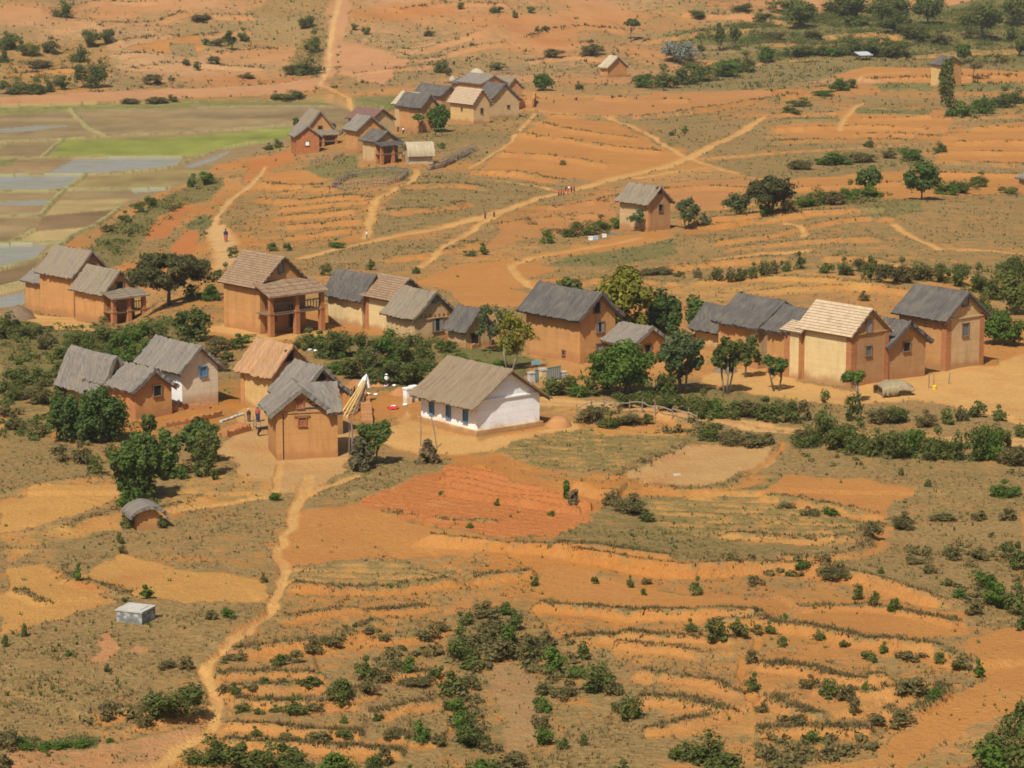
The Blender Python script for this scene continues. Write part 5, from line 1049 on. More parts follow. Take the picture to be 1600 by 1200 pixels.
T('large yellow green tree with dense crown behind the low sagging hut', (975, 545), (924, 413, 1030, 540), 'y', k=34, n=5200, leaf=.25, th=.25, seed=5, clump=.27)
T('deep green rounded tree right of the large yellow green one', (1040, 540), (1006, 456, 1068, 530), 'm', k=18, n=2600, leaf=.24, th=.2, seed=6)
T('green tree behind the small yellow house at left end of the row', (1090, 530), (1060, 462, 1116, 520), 'm', k=14, n=1600, leaf=.24, th=.2, seed=7)
T('dark round tree top showing behind the roof of the tall red house', (888, 520), (868, 431, 910, 470), 'd', k=8, n=700, leaf=.24, seed=8)
T('bright green spreading tree with dark shade under its wide crown', (972, 618), (914, 533, 1032, 606), 'g', k=40, n=8000, leaf=.2, th=.14, stems=4, seed=9, clump=.32)
T('grey green multi stemmed tree right of the bright green spreading one', (1068, 615), (1016, 510, 1112, 592), 's', k=60, n=3600, leaf=.19, th=.10, stems=4, seed=10, clump=.19)
T('dark tree with open crown and pale stems in front of the big dark roofed house', (1135, 615), (1106, 520, 1166, 586), 'd', k=36, n=2300, leaf=.19, th=.10, bark=PBARK, stems=3, seed=11, clump=.21)
T('slim dark tree at left side of the narrow dark roofed house', (1164, 590), (1150, 520, 1190, 580), 'd', k=12, n=1000, leaf=.2, th=.09, seed=12)
T('small fan shaped tree on the yard left of the pale tiled yellow house', (1213, 611), (1186, 548, 1234, 588), 'm', k=14, n=900, leaf=.17, th=.10, stems=2, seed=13, clump=.28)
T('small bright green tree with thin split trunk in front of the pale tiled yellow house', (1343, 628), (1312, 572, 1358, 602), 'g', k=12, n=900, leaf=.17, th=.08, stems=2, bark=PBARK, seed=14, clump=.3)
T('bright green bushy tree right of the tall grey roofed house', (1566, 540), (1534, 486, 1602, 538), 'g', k=20, n=2600, leaf=.2, seed=15)
T('dark green tree on the slope right behind the tall grey roofed house', (1582, 492), (1560, 420, 1612, 486), 'd', k=16, n=1800, leaf=.24, seed=16)
T('leafy dark green tree left of the shaggy thatched red house', (105, 690), (70, 612, 132, 692), 'm', k=34, n=2600, leaf=.19, th=.09, stems=3, seed=17)
T('leafy dark green tree half covering the shaggy thatched red house', (160, 690), (112, 606, 204, 694), 'm', k=44, n=4200, leaf=.19, th=.09, stems=3, seed=18)
T('feathery light green tree rising in front of the ruined red wall, tallest of the saplings', (212, 782), (166, 662, 268, 786), 'f', k=70, n=5600, leaf=.18, th=.08, stems=4, seed=19, clump=.19)
T('leafy sapling just right of the feathery light green tree', (255, 745), (230, 660, 292, 748), 'f', k=34, n=2000, leaf=.18, th=.06, stems=2, seed=20, clump=.2)
T('loose green sapling behind brick stack above the terrace edge', (300, 722), (268, 648, 350, 720), 'f', k=44, n=2800, leaf=.18, th=.06, stems=3, seed=21, clump=.2)
T('narrow dark sapling tapering to its foot left of the swept yard', (325, 745), (302, 666, 345, 740), 'd', k=14, n=1200, leaf=.17, th=.06, seed=22)
T('thin leafy tree with sparse branches below the shaggy thatched red house', (232, 700), (216, 640, 250, 690), 'f', k=12, n=840, leaf=.15, th=.05, seed=23, clump=.24)
T('sparse feathery tree standing right of the hay stack near the front house', (585, 725), (552, 650, 622, 715), 'f', k=22, n=1800, leaf=.16, th=.06, stems=3, seed=24, clump=.24)
T('rounded dark tree with brown top left of the silver bush on the middle ridge', (1200, 332), (1164, 271, 1242, 322), 'a', k=24, n=2600, leaf=.26, th=.2, seed=25)
T('small airy tree left of the rounded dark tree on the middle ridge', (1155, 335), (1122, 300, 1178, 330), 's', k=12, n=700, leaf=.24, th=.1, stems=2, seed=26)
T('round dark green tree alone above the ridge hedge', (1355, 304), (1332, 260, 1379, 298), 'm', k=14, n=1500, leaf=.26, th=.15, seed=27)
T('tall bushy grey green tree right of the round one above the ridge hedge', (1440, 312), (1404, 248, 1472, 304), 'm', k=22, n=2400, leaf=.26, th=.18, seed=28)
T('small leafy tree right beside the lone house on the slope', (1073, 358), (1050, 308, 1094, 350), 's', k=12, n=900, leaf=.22, th=.1, stems=2, seed=29)
T('thin sapling in front of the left wall of the lone house', (1003, 362), (978, 326, 1016, 348), 's', k=9, n=350, leaf=.2, th=.07, seed=30)
T('thin sapling in front of the gable wall of the lone house', (1034, 356), (1020, 312, 1042, 338), 's', k=8, n=260, leaf=.2, th=.06, seed=31)
T('tall thin eucalyptus covering the grey roofed house at upper right', (1478, 182), (1461, 80, 1497, 178), 'd', 'eucalyptus_tree', k=30, n=2000, leaf=.3, th=.16, bark=PBARK, seed=32, clump=.34, shape='cone')
T('bright green round tree top behind the tall thin eucalyptus', (1506, 100), (1492, 64, 1518, 94), 'g', k=10, n=700, leaf=.3, th=.15, seed=33)
T('small bare looking tree on the terrace right of eucalyptus', (1520, 124), (1500, 84, 1545, 112), 'o', k=10, n=420, leaf=.26, th=.1, seed=34)
T('small airy tree at far upper right by the terrace edge', (1560, 118), (1544, 82, 1580, 108), 'o', k=9, n=360, leaf=.26, th=.1, seed=35)
T('lone umbrella shaped tree casting a dark shadow on the far hillside', (986, 66), (972, 26, 1000, 52), 'd', k=12, n=900, leaf=.35, th=.2, seed=36, shape='flat')
T('dark round tree at far hillside left of centre', (363, 78), (349, 46, 374, 72), 'd', k=9, n=700, leaf=.32, th=.2, seed=37)
T('small tree with umbrella shape in front of the orange far house', (661, 208), (643, 176, 668, 196), 'm', k=10, n=700, leaf=.26, th=.13, seed=38, shape='flat')
T('dense green tree between the orange and the pink roofed far houses', (684, 206), (664, 160, 706, 202), 'g', k=18, n=1800, leaf=.28, th=.15, seed=39)
T('small dark tree at the corner of the pink roofed far house', (782, 182), (770, 150, 794, 170), 'm', k=9, n=600, leaf=.26, th=.13, seed=40)
T('round bright tree at right end of the far village', (848, 142), (830, 114, 868, 140), 'g', k=14, n=1300, leaf=.3, seed=41)
T('dark tree behind the red brick house at left of far village', (464, 214), (455, 183, 477, 208), 'd', k=9, n=600, leaf=.28, seed=42)
T('dark green tree beside the pillared brown far house', (522, 205), (512, 188, 526, 202), 'd', k=6, n=300, leaf=.26, seed=43)
T('forked dark tree standing at far right above the hedge', (1125, 80), (1113, 36, 1136, 70), 'd', k=12, n=900, leaf=.34, th=.2, seed=44, shape='cone')
T('second forked dark tree standing right above the hedge', (1148, 76), (1136, 34, 1160, 66), 'd', k=12, n=900, leaf=.34, th=.2, seed=45, shape='cone')
for k, (b, bx, lb) in enumerate((((1535, 62), (1486, 2, 1580, 48), 'huge dark tree at the top right corner of far hillside'), ((1590, 40), (1550, -20, 1640, 30), 'dark tree in the very top right corner'), ((1450, 40), (1420, -8, 1480, 34), 'dark tree left of the huge one at top right'), ((1395, 44), (1358, -6, 1424, 38), 'broad dark tree, second left of the huge tree at top right'), ((1330, 30), (1296, -14, 1356, 24), 'broad dark tree, third left of the huge tree at top right'), ((1250, 44), (1218, 2, 1280, 38), 'dark bushy tree on the shaded slope, fourth left of the huge top right tree'),
    ((1580, 76), (1570, 44, 1590, 66), 'small dark tree standing right under the huge tree'), ((1592, 88), (1584, 60, 1604, 82), 'tiny dark tree at right edge under the corner trees'))): T(lb, b, bx, 'd', k=22, n=2000 if k < 6 else 500, leaf=.42, th=.3, seed=60+k)
T('silvery pale dome shaped bush tree left of the upper right hedge', (1062, 98), (1028, 60, 1098, 96), 'w', k=18, n=1700, leaf=.34, seed=47)
T('small leafless grey tree before the rounded dark tree on the middle ridge', (1207, 330), (1190, 290, 1222, 322), 'w', k=8, n=240, leaf=.2, th=.08, bark=PBARK, seed=48)

# shrubs: unit bushes (1 m wide, 1 m high) in a few shapes and leaf colours, copied to their places
SHN = {}
def unit_shrub(kind, v, big):
    r_ = np.random.default_rng(500+v*7+big*31+ord(kind)); k = 16 if big else 8; C = crown_clumps(.56, .56, .5, k, r_, .35); C[:, 2] = np.abs(C[:, 2]+.38); R0 = np.full(k, .19 if big else .25)*(.5+.9*r_.random(k))
    if v % 3 == 1: C[:, 2] *= .9; C = np.vstack([C, [[.1, 0, .92]]]); R0 = np.append(R0, .15)
    V, Q_, T = leaf_quads(C, R0, 3000 if big else 800, .036 if big else .066, r_); V[:, 2] = np.maximum(V[:, 2], -.04); o = mesh_np('shrub_source', V, Q_, LM[kind], fattr={'tint': T}); me = o.data; bpy.data.objects.remove(o); return me
SH = """
275,1125,85,62,d;240,1105,25,25,o;330,1192,70,45,d;380,1203,60,45,d;430,1207,80,50,d;470,1212,50,30,d;527,1212,55,42,g;585,1216,40,40,d;600,1195,30,30,o;640,1215,20,20,g
10,1170,40,45,o;8,1213,35,38,o;165,1125,25,18,o;225,1135,30,25,o;172,1160,14,10,g;32,1163,18,14,g;40,1170,30,10,g;70,1170,34,10,g;100,1168,34,11,g;130,1166,34,11,g
348,1082,18,14,o;367,1084,22,17,d;390,1077,20,13,o;413,1067,24,10,d;441,1065,18,9,d;485,1070,35,14,d;380,1112,30,14,d;405,1116,20,12,d;430,1112,25,14,d;460,1116,40,25,d;495,1110,30,20,o;530,1095,45,38,d;575,1085,30,26,o;570,1058,35,30,d;620,1045,30,22,o;640,1050,25,25,g;680,1058,28,26,d;590,1065,40,20,o;650,1070,60,15,o;435,1040,28,20,d;460,1035,28,20,o;490,1022,30,25,o;520,1005,40,15,o;580,990,30,12,o;600,1000,18,10,o;350,1037,12,9,d;370,1030,35,15,o;538,1130,13,13,g;590,1125,20,15,d;400,1150,20,15,d;450,1155,30,14,o;500,1155,40,14,o;540,1152,30,18,d;610,1155,25,16,o;655,1158,30,35,g;685,1165,25,18,o
728,975,30,28,d;760,965,45,25,o;790,960,25,22,g;805,985,30,35,d;770,995,60,30,o;720,1030,55,45,d;750,1010,50,30,o;795,1010,30,35,g;780,1030,50,35,o;830,1030,40,35,o;862,1050,40,45,g;850,1010,35,25,o;735,1045,40,25,d;705,1085,40,35,d;735,1075,35,30,o;715,1120,30,30,g;705,1110,35,30,d;735,1165,60,45,d;765,1175,30,30,o;720,1150,30,35,g;690,985,25,14,o;668,1000,35,22,o;912,1028,30,28,d;925,1078,65,50,d;900,1060,30,25,g;960,1085,30,22,o;880,1090,40,25,o;850,1085,30,20,o;845,1110,30,25,g;845,1140,25,30,o;985,1125,40,40,d;970,1110,30,20,o;850,1165,30,35,g;880,1170,20,18,d;912,1165,15,20,d;755,1215,50,30,g;800,1216,60,40,o;975,1215,40,25,d;1100,1190,75,50,d;1130,1213,60,40,d;1060,1185,40,30,d
1080,988,22,20,d;1120,1000,40,35,d;1155,995,30,30,d;1182,990,20,15,o;1203,990,20,18,d;1226,966,10,10,g;1222,1010,18,18,d;1175,1035,25,20,o;1176,1078,25,25,d;1280,1000,22,14,d;1320,1010,20,12,d;1358,1030,30,18,d;1380,1020,20,16,g;1425,1030,40,20,o;1468,1035,25,18,d;1500,1045,30,18,o;1530,1060,22,28,g;1297,1090,35,30,d;1325,1095,30,28,o;1333,1115,20,28,o;1262,1075,30,20,o;1352,1077,12,14,g;1430,1085,50,30,o;1460,1090,25,20,g;1190,1112,25,14,o;1240,1128,40,20,o;1270,1160,25,20,g;1368,1132,35,18,o;1410,1130,40,20,o;1340,937,22,26,d;1366,946,16,26,d;1397,955,18,26,g;1088,930,22,27,d;1560,1182,70,55,d;1590,1150,50,60,d;1545,1202,60,45,g;1600,1207,60,60,d;1520,1212,30,20,o
1560,950,50,45,g;1520,960,35,25,o;1590,960,40,45,d;1500,935,25,18,g;1480,915,20,14,d;1540,920,40,30,g;1590,890,30,40,d;1575,870,30,25,d;1450,895,25,16,o;1530,875,28,20,o;1600,985,30,30,d;1430,880,30,15,o;1490,875,25,18,o
1363,840,30,25,o;1412,825,45,25,o;1476,812,40,15,o;1530,812,25,15,o;1576,812,30,18,o;1566,775,50,25,g;1450,760,16,12,d;1409,743,10,14,o;1296,804,25,14,g;1266,806,30,14,o;1226,794,25,14,o;1486,870,25,18,o;1256,888,25,14,g;1376,896,14,10,g;1180,915,25,25,o;1300,900,50,16,o;1232,900,15,14,d
985,800,60,28,o;1010,815,25,16,d;955,790,25,25,o;930,912,14,18,d;985,918,12,18,d;1010,912,18,16,o;1005,930,10,12,g;835,915,16,22,d;777,790,12,11,g;862,806,14,10,g;735,824,12,8,g;689,772,8,7,g
230,935,28,20,g;355,965,25,18,g;330,968,20,16,o;195,940,14,12,d;122,908,18,26,g;38,995,14,22,d;8,1010,12,20,d;430,782,20,16,g;412,910,14,14,o;200,825,22,26,d;188,850,12,20,d;192,865,14,14,o;253,825,16,18,d;258,1045,25,22,o;292,1045,24,22,o;168,1050,12,14,o;108,1025,18,10,g
20,525,40,40,d;5,530,30,35,d;50,530,35,25,d;75,545,40,30,o;100,560,40,30,d;125,545,50,35,d;150,570,50,40,d;165,535,45,35,d;190,555,50,40,g;215,535,40,35,g;240,530,40,30,d;205,575,50,35,g;235,560,40,35,g;120,580,40,30,o;180,590,45,25,g;30,600,50,35,d;65,600,45,30,d;90,590,30,25,d;20,625,40,35,d;60,630,50,35,o;15,650,35,25,o;90,625,30,25,d
340,548,40,25,o;370,545,30,22,d;325,560,30,28,o;355,565,25,20,d;385,535,25,15,g;345,580,25,25,o;60,680,35,25,o;20,670,35,20,o;95,720,30,25,o;130,725,30,30,o;150,740,26,30,d;265,735,24,22,g;205,735,30,30,g
480,545,45,30,d;510,560,50,45,d;540,555,50,45,d;560,592,50,48,d;530,585,40,30,g;600,572,60,52,g;640,572,50,55,d;630,602,60,48,d;592,600,50,35,d;665,578,42,44,d;610,542,30,28,g;650,597,45,34,g;500,540,30,20,g;572,557,42,40,d;690,545,20,15,g;620,560,40,40,o;580,575,40,40,o;660,555,40,35,d;700,550,30,20,d
880,617,45,34,d;905,620,38,30,g;925,617,35,28,d;862,617,30,26,g;945,607,22,20,d;715,562,40,14,g;745,572,40,12,g;780,572,30,10,g
925,660,40,30,o;955,667,45,22,d;985,664,42,22,o;1010,662,25,18,d;975,637,40,28,d;1010,634,40,32,d;1042,617,45,55,d;1050,642,45,30,d;1075,642,40,30,d;1095,652,40,40,d;1120,652,40,35,g;1145,654,35,30,d;1170,652,40,32,o;1195,657,35,34,d;1215,659,30,34,d;1235,659,35,36,d;1255,657,30,30,o;1110,687,45,36,d;1140,694,45,25,o;1170,697,45,25,o;1200,694,25,18,o
1290,692,50,72,d;1265,697,45,35,d;1250,692,40,25,o;1315,702,50,45,d;1340,707,45,45,d;1365,712,45,45,d;1395,714,50,50,d;1425,708,45,45,g;1460,717,45,45,d;1490,717,45,45,d;1520,720,45,62,d;1545,717,45,60,g;1560,702,40,50,d;1335,657,30,42,d;1375,662,45,28,o;1400,660,45,28,d;1450,667,40,25,o;1480,662,30,25,d;1500,657,25,22,o;1525,652,30,35,d;1562,657,25,22,d;1595,682,30,20,d;1590,727,50,35,o
1060,432,18,12,d;1090,434,16,14,o;1120,438,20,20,d;1140,440,20,22,o;1158,438,20,26,d;1176,434,18,22,d;1193,431,20,24,d;1210,428,18,22,o;1228,424,20,24,d;1250,420,16,24,d;1010,430,40,12,o;1036,428,40,12,o;1290,427,25,22,d;1320,430,28,25,d;1345,424,30,25,o;1360,438,25,40,d;1385,442,40,35,o;1410,442,40,35,o;1440,438,50,30,o;1475,442,30,35,d;1500,447,35,40,d;1530,457,35,40,d;1556,468,46,48,d;1575,442,40,40,d;1595,432,40,40,d;1350,470,18,14,o;1530,480,30,25,d;1545,500,30,30,d
1010,137,40,25,g;1040,137,45,32,d;1070,132,45,35,d;1100,127,50,35,d;1130,120,45,30,g;1160,112,45,28,d;1195,97,35,28,g;1240,87,45,18,d;1270,86,45,18,d;1300,87,40,20,g;1330,85,50,28,d;1370,88,50,30,d;1400,88,50,28,d;1095,80,15,15,d;1310,142,35,22,g;1327,137,20,16,d;1290,150,40,10,g;1250,166,40,12,d;1235,176,30,12,d
1500,182,50,25,g;1540,178,40,28,g;1570,168,45,30,d;1590,162,30,25,d;1220,20,60,25,d;1260,32,40,25,d;1310,22,60,30,d;1370,18,70,30,d;1400,52,50,30,d;1340,42,40,20,d;1190,32,30,16,d;1160,18,34,14,o;1430,60,46,26,d;1090,28,30,14,d;1470,70,40,20,o;1270,60,40,16,o;1210,62,40,14,o
20,147,40,25,d;55,147,30,22,d;75,144,25,22,d;100,140,30,25,d;140,137,45,42,d;155,122,25,25,d;100,27,32,28,d;25,77,35,28,d;45,87,30,22,d;80,82,35,22,o;125,97,28,28,d;148,72,35,30,d;170,67,25,25,d;8,77,25,25,d;5,97,20,25,d;60,107,40,16,o;240,132,40,18,o;268,127,12,8,o;290,102,12,10,d;310,110,14,16,d;335,100,25,14,o;380,64,22,18,d;340,72,30,14,o;320,70,14,12,d;480,44,25,22,d;490,82,30,32,d;480,117,50,28,d;455,117,25,18,o;315,32,40,10,o;385,122,30,8,o;270,157,20,10,d;200,162,30,10,o;245,162,40,12,o;432,155,20,12,d;460,152,45,12,d
555,47,12,12,d;572,54,14,14,d;670,57,20,12,o;690,114,28,22,d;780,110,28,14,d;865,90,35,16,o;927,87,40,22,o;840,49,12,9,d;853,48,12,9,d;720,14,14,12,d;775,20,22,14,d;805,27,12,12,d;830,20,14,12,d;700,118,16,14,o;905,140,14,12,d
365,402,20,18,d;425,392,22,14,d;450,392,15,18,d;525,387,26,14,g;510,430,22,18,d;580,422,16,18,d;735,400,25,12,d;755,398,20,16,g;650,427,20,10,d;215,332,25,20,d;235,324,25,20,d;195,347,25,16,d;205,370,12,14,d;300,292,20,22,g;322,287,25,22,g;420,234,20,10,d;435,230,20,14,d;270,330,14,10,o;170,362,30,12,o;350,440,30,26,d;330,470,30,30,g;300,468,26,24,g
915,367,40,25,d;940,360,30,22,d;890,370,30,20,d;855,380,22,22,g;965,357,30,20,g;1100,352,22,18,s;1280,320,40,28,d;1260,324,30,25,g;1305,320,35,25,o;1325,312,35,28,g;1230,332,30,25,o;1360,308,45,20,g;1500,302,40,22,d;1530,292,30,22,d;1480,304,40,18,g;1195,337,25,28,g;1575,302,30,12,d;1358,230,20,14,d;1300,257,60,22,g;1345,254,45,18,o;1420,250,40,22,g;1390,247,30,15,o;1470,237,25,16,d;1250,264,40,16,o;1050,212,14,10,d;1070,208,16,10,g;880,258,12,8,d;690,232,14,10,d;205,790,38,32,g;236,792,26,20,d;222,802,22,16,g;282,747,26,20,g;335,750,16,28,d;255,750,26,26,g;175,720,30,26,d;310,745,22,22,d
"""
ITEMS = [q.split(',') for ln in SH.strip().splitlines() for q in ln.split(';') if q]
ITEMS = [(float(a), float(b), float(c), float(d), e_) for a, b, c, d, e_ in ITEMS]
PH = [(x, y, p) for x, y, p in LAND if p]+[(800, 790, 'the red ploughed field'), (1090, 725, 'the bare threshing ground'), (1170, 660, 'the dirt road'), (250, 225, 'the bright green paddy'), (575, 280, 'the round cattle pen'), (885, 300, 'the crowd on the main footpath'),
      (1478, 130, 'the tall thin eucalyptus'), (972, 570, 'the bright green spreading tree'), (263, 425, 'the flat crowned acacia'), (986, 45, 'the lone hillside tree'), (850, 590, 'the blue gate'), (1535, 30, 'the huge corner tree'), (1200, 295, 'the rounded dark ridge tree'), (1345, 90, 'the tin roofed shelter'),
      (330, 1100, 'the bottom of the pale footpath'), (0, 1200, 'the bottom left corner'), (1600, 1200, 'the bottom right corner'), (800, 1200, 'the middle of the bottom edge'), (1600, 900, 'the right edge'), (0, 80, 'the left edge'), (515, 60, 'the pale hillside gully'), (1250, 1200, 'the lower right terraces'), (1180, 1030, 'the small terrace path')]
ADJ = dict(d='dark green', g='bright green', o='dry olive', w='silvery', s='grey green'); GR = {}
def describe(items):
    """label each shrub by its look and by the nearest thing one can find, counting outwards from that thing"""
    cell = {}
    for k, (x, y, w_, h_, c) in enumerate(items):
        cy = y-h_/2; j = min(range(len(PH)), key=lambda q: (PH[q][0]-x)**2+(1.6*(PH[q][1]-cy))**2); dx = x-PH[j][0]; dy = cy-PH[j][1]
        d_ = ('right of' if dx > 0 else 'left of') if abs(dx) > 1.3*abs(dy) else ('below' if dy > 0 else 'above'); sz = 'large' if w_ > 44 else 'small' if w_ < 22 else 'mid-sized'
        cell.setdefault((sz, c, d_, j), []).append((math.hypot(dx, dy), k))
    out = {}; orn = ['nearest', 'second nearest', 'third nearest', 'fourth nearest', 'fifth nearest', 'sixth nearest', 'seventh nearest', 'eighth nearest', 'ninth nearest', 'tenth nearest', 'eleventh nearest', 'twelfth nearest']
    for (sz, c, d_, j), L_ in cell.items():
        for n_, (_, k) in enumerate(sorted(L_)): out[k] = '%s %s shrub%s %s %s' % (sz, ADJ[c], (', '+orn[min(n_, 11)] if len(L_) > 1 else ''), d_, PH[j][2])
    return out
LB = describe(ITEMS)
gpts = ground([i[0] for i in ITEMS], [min(i[1], 1290) for i in ITEMS]); r9 = np.random.default_rng(77)
for k, (x, y, w_, h_, c) in enumerate(ITEMS):
    P = gpts[k]; s = mpp(P); big = 1 if w_*s > 1.9 else 0; key = (c, k % 4, big)
    if key not in SHN: SHN[key] = unit_shrub(*key)
    o = bpy.data.objects.new({'d': 'shrub', 'g': 'leafy_shrub', 'o': 'scrub_bush', 's': 'shrub'}[c], SHN[key]); COL.objects.link(o); o.location = tuple(P-np.array([0, 0, .05])); o.rotation_euler = (0, 0, r9.random()*6.28); q = w_*s*1.12; o.scale = (q, q, h_*s*1.12)
    tag(o, LB[k], 'shrub', 'shrubs on the far hillside' if P[1] > 560 else 'shrubs of the middle slopes' if P[1] > 290 else 'shrubs around the village' if y < 740 else 'shrubs on the near terraces')
# dry heaps made of stalks
def stalks(name, label, cat, px, py, w_, h_, kind, n, seed, top=.35, leaf=.3):
    P = G1(px, py); s = mpp(P); r_ = np.random.default_rng(seed); a = w_*s/2; hz = h_*s; k = 16; t = np.linspace(.05, .85, k); an = r_.random(k)*6.28; q = a*(1-t)**top*.55; C = np.stack([q*np.cos(an), q*np.sin(an), t*hz], 1)
    V, Q_, T_ = leaf_quads(C, np.stack([a*.5*(1-t)**top, a*.5*(1-t)**top, np.full(k, hz*.16)], 1), n, leaf, r_); V[:, 2] = np.maximum(V[:, 2], -.05); o = mesh_np(name, V, Q_, LM[kind], fattr={'tint': T_}); o.location = tuple(P); tag(o, label, cat); return o
stalks('brush_heap', 'dry twiggy brush heap leaning by thin poles at edge of the tan yard', 'brush heap', 670, 724, 44, 38, 'b', 900, 1, .9, .26)
stalks('haystack', 'round hay stack around a post right of the front house', 'haystack', 563, 735, 42, 54, 'q', 2400, 2, .3, .22)
stalks('reed_clump', 'clump of tall dry reeds on the terrace edge above the red ploughed field', 'reeds', 896, 788, 18, 24, 'b', 300, 3, .3, .2)
stalks('cactus', 'slim bright green cactus standing at right end of the red ploughed field', 'cactus', 885, 778, 8, 28, 'g', 260, 4, .25, .16)
# banana plants by the paddies and in the far village
def banana(label, px, py, h_, seed, group):
    P = G1(px, py); s = mpp(P); hz = h_*s; r_ = np.random.default_rng(seed); root = empty('banana_plant', P); tag(root, label, 'banana plant', group); MB().tube([(0, 0, -.2), (.05, 0, hz*.5)], [.14, .09], 7).build('stem', plain('banana_stem', (.16, .19, .06)), root); mb = MB()
    for k in range(9):
        an = k*2.4+r_.random(); d = np.array([math.cos(an), math.sin(an), 0]); sd = np.array([-d[1], d[0], 0])*.22; L_ = hz*.6; pr = None
        for q in range(6):
            t = q/5; c = d*L_*t*.8+np.array([0, 0, hz*.45+L_*(1.15*t-.95*t*t)]); w_ = math.sin(math.pi*min(.12+t*.88, 1)); cur = (tuple(c-sd*w_), tuple(c+sd*w_))
            if pr: mb.poly([pr[0], pr[1], cur[1], cur[0]])
            pr = cur
    o = mb.build('leaves', LM['g'], root); at = o.data.attributes.new('tint', 'FLOAT', 'POINT'); at.data.foreach_set('value', np.full(len(o.data.vertices), .7, np.float32))
for k, (x, y, h_, lb) in enumerate(((305, 296, 24, 'banana plant left of three on the paddy edge'), (316, 290, 24, 'banana plant in middle of three on the paddy edge'), (330, 286, 20, 'banana plant right of three on the paddy edge'), (680, 214, 20, 'banana plant under the dense green far village tree, left one'), (690, 212, 18, 'banana plant under the dense green far village tree, right one'),
    (1018, 140, 22, 'first banana plant from the left in the upper right hedge'), (1035, 142, 22, 'second banana plant from the left in the upper right hedge'), (1052, 138, 20, 'third banana plant from the left in the upper right hedge'), (1500, 184, 22, 'banana plant at left of the clump under the eucalyptus'), (1520, 186, 22, 'banana plant at right of the clump under the eucalyptus'))): banana(lb, x, y, h_, k, 'banana plants')

# ---------------------------------------------------------------- grass and weeds: uncountable
def blades(name, label, cells, mat_, hmin, hmax, seed, nb=5, spread=.5, lean=.8):
    r_ = np.random.default_rng(seed); i, j = cells; n = len(i); fi, fj = r_.random(n), r_.random(n)
    y = RY[i]*(1-fi)+RY[i+1]*fi; t = CT[j]*(1-fj)+CT[j+1]*fj; x = t*y
    zz = (GZ[i, j]*(1-fj)+GZ[i, j+1]*fj)*(1-fi)+(GZ[i+1, j]*(1-fj)+GZ[i+1, j+1]*fj)*fi
    sc = (hmin+(hmax-hmin)*r_.random(n)**2)*np.clip(y/300, .8, 1.8)*np.where(y > 560, 1.5, 1)
    P = np.stack([x, y, zz], 1)[:, None, :].repeat(nb, 1); S = sc[:, None].repeat(nb, 1); an = r_.random((n, nb))*6.283
    d = np.stack([np.cos(an), np.sin(an), np.zeros_like(an)], -1); sd = np.stack([-d[..., 1], d[..., 0], np.zeros_like(an)], -1)
    b0 = P+d*(S*spread*r_.random((n, nb)))[..., None]; wd = (S*.26)[..., None]; tp = b0+d*(S*lean*r_.random((n, nb)))[..., None]; tp[..., 2] += S*(.6+.6*r_.random((n, nb)))
    b0[..., 2] -= .04; V = np.stack([b0-sd*wd, b0+sd*wd, tp], 2).reshape(-1, 3); T_ = np.repeat(np.clip(r_.normal(.5, .25, n), 0, 1), nb*3)
    o = mesh_np(name, V, np.arange(len(V)).reshape(-1, 3), mat_, fattr={'tint': T_}); tag(o, label, 'grass', kind='stuff'); return o
DG = leaf_mat('dry_grass', (.16, .115, .05), (.33, .235, .105), .3); OG = leaf_mat('olive_grass', (.095, .10, .036), (.21, .18, .07), .3); GG = leaf_mat('green_weeds', (.06, .09, .025), (.12, .165, .045), .3); BG_ = leaf_mat('bank_grass', (.095, .072, .032), (.22, .16, .066), .35)
rr = np.random.default_rng(99)
lo = np.searchsorted(RY, 110); hi_ = np.searchsorted(RY, 790); js = np.nonzero(np.abs(CT) < .203)[0][:-1]
II, JJ = np.meshgrid(np.arange(lo, hi_), js, indexing='ij'); II = II.ravel(); JJ = JJ.ravel()
vg = VEG[II, JJ]; gr = GREEN[II, JJ]; cl = CLS[II, JJ]; bk = BANK[II, JJ]; ypos = RY[II]; xpos = CT[JJ]*ypos
clus = np.clip(.5+1.6*fbm(xpos/2.6, ypos/2.6, 201, 3), 0, 1.5)
clus2 = np.clip(.1+2.2*fbm(xpos/5, ypos/5, 221, 3), 0, 1.5)
ok = ~np.isin(cl, (2, 3, 5, 6))
far = np.where(ypos > 560, .5, 1.0)
w1 = ok*(np.clip(vg-.10, 0, 1)**1.2*.30*clus*far)
k1 = rr.random(len(II)) < w1; gsel = rr.random(len(II)) < np.clip(gr*1.2, 0, .9)
k_dry = k1 & ~gsel; k_ol = k1 & gsel
w2 = ok*(np.clip(vg*gr-.05, 0, 1)*.10*clus2+(.0016+.005*(ypos < 185))*(cl != 7)*clus2+bk*.04)*np.where(cl == 4, .7, 1); k_gr = rr.random(len(II)) < w2
eg = EDGE[II, JJ]; clus3 = np.clip(.35+1.8*fbm(xpos/4, ypos/4, 241, 3), 0, 1.4); k_bk = rr.random(len(II)) < ok*(np.clip(bk-.12, 0, 1)*1.0*(.35+.65*clus3)+eg*.10*clus3)
print('TUFTS', k_dry.sum(), k_ol.sum(), k_gr.sum(), k_bk.sum())
blades('dry_grass', 'dry straw coloured grass tufts scattered over the slopes', (II[k_dry], JJ[k_dry]), DG, .07, .26, 1, 4)
blades('olive_grass', 'olive green grass and weeds on fallow fields', (II[k_ol], JJ[k_ol]), OG, .08, .28, 2, 4)
blades('green_weeds', 'small green weed tufts dotted over fields and banks', (II[k_gr], JJ[k_gr]), GG, .10, .36, 3, 5, .6, .6)
blades('bank_grass', 'brown and olive grass fringe along the terrace edges', (II[k_bk], JJ[k_bk]), BG_, .08, .30, 4, 5, .9, .9)
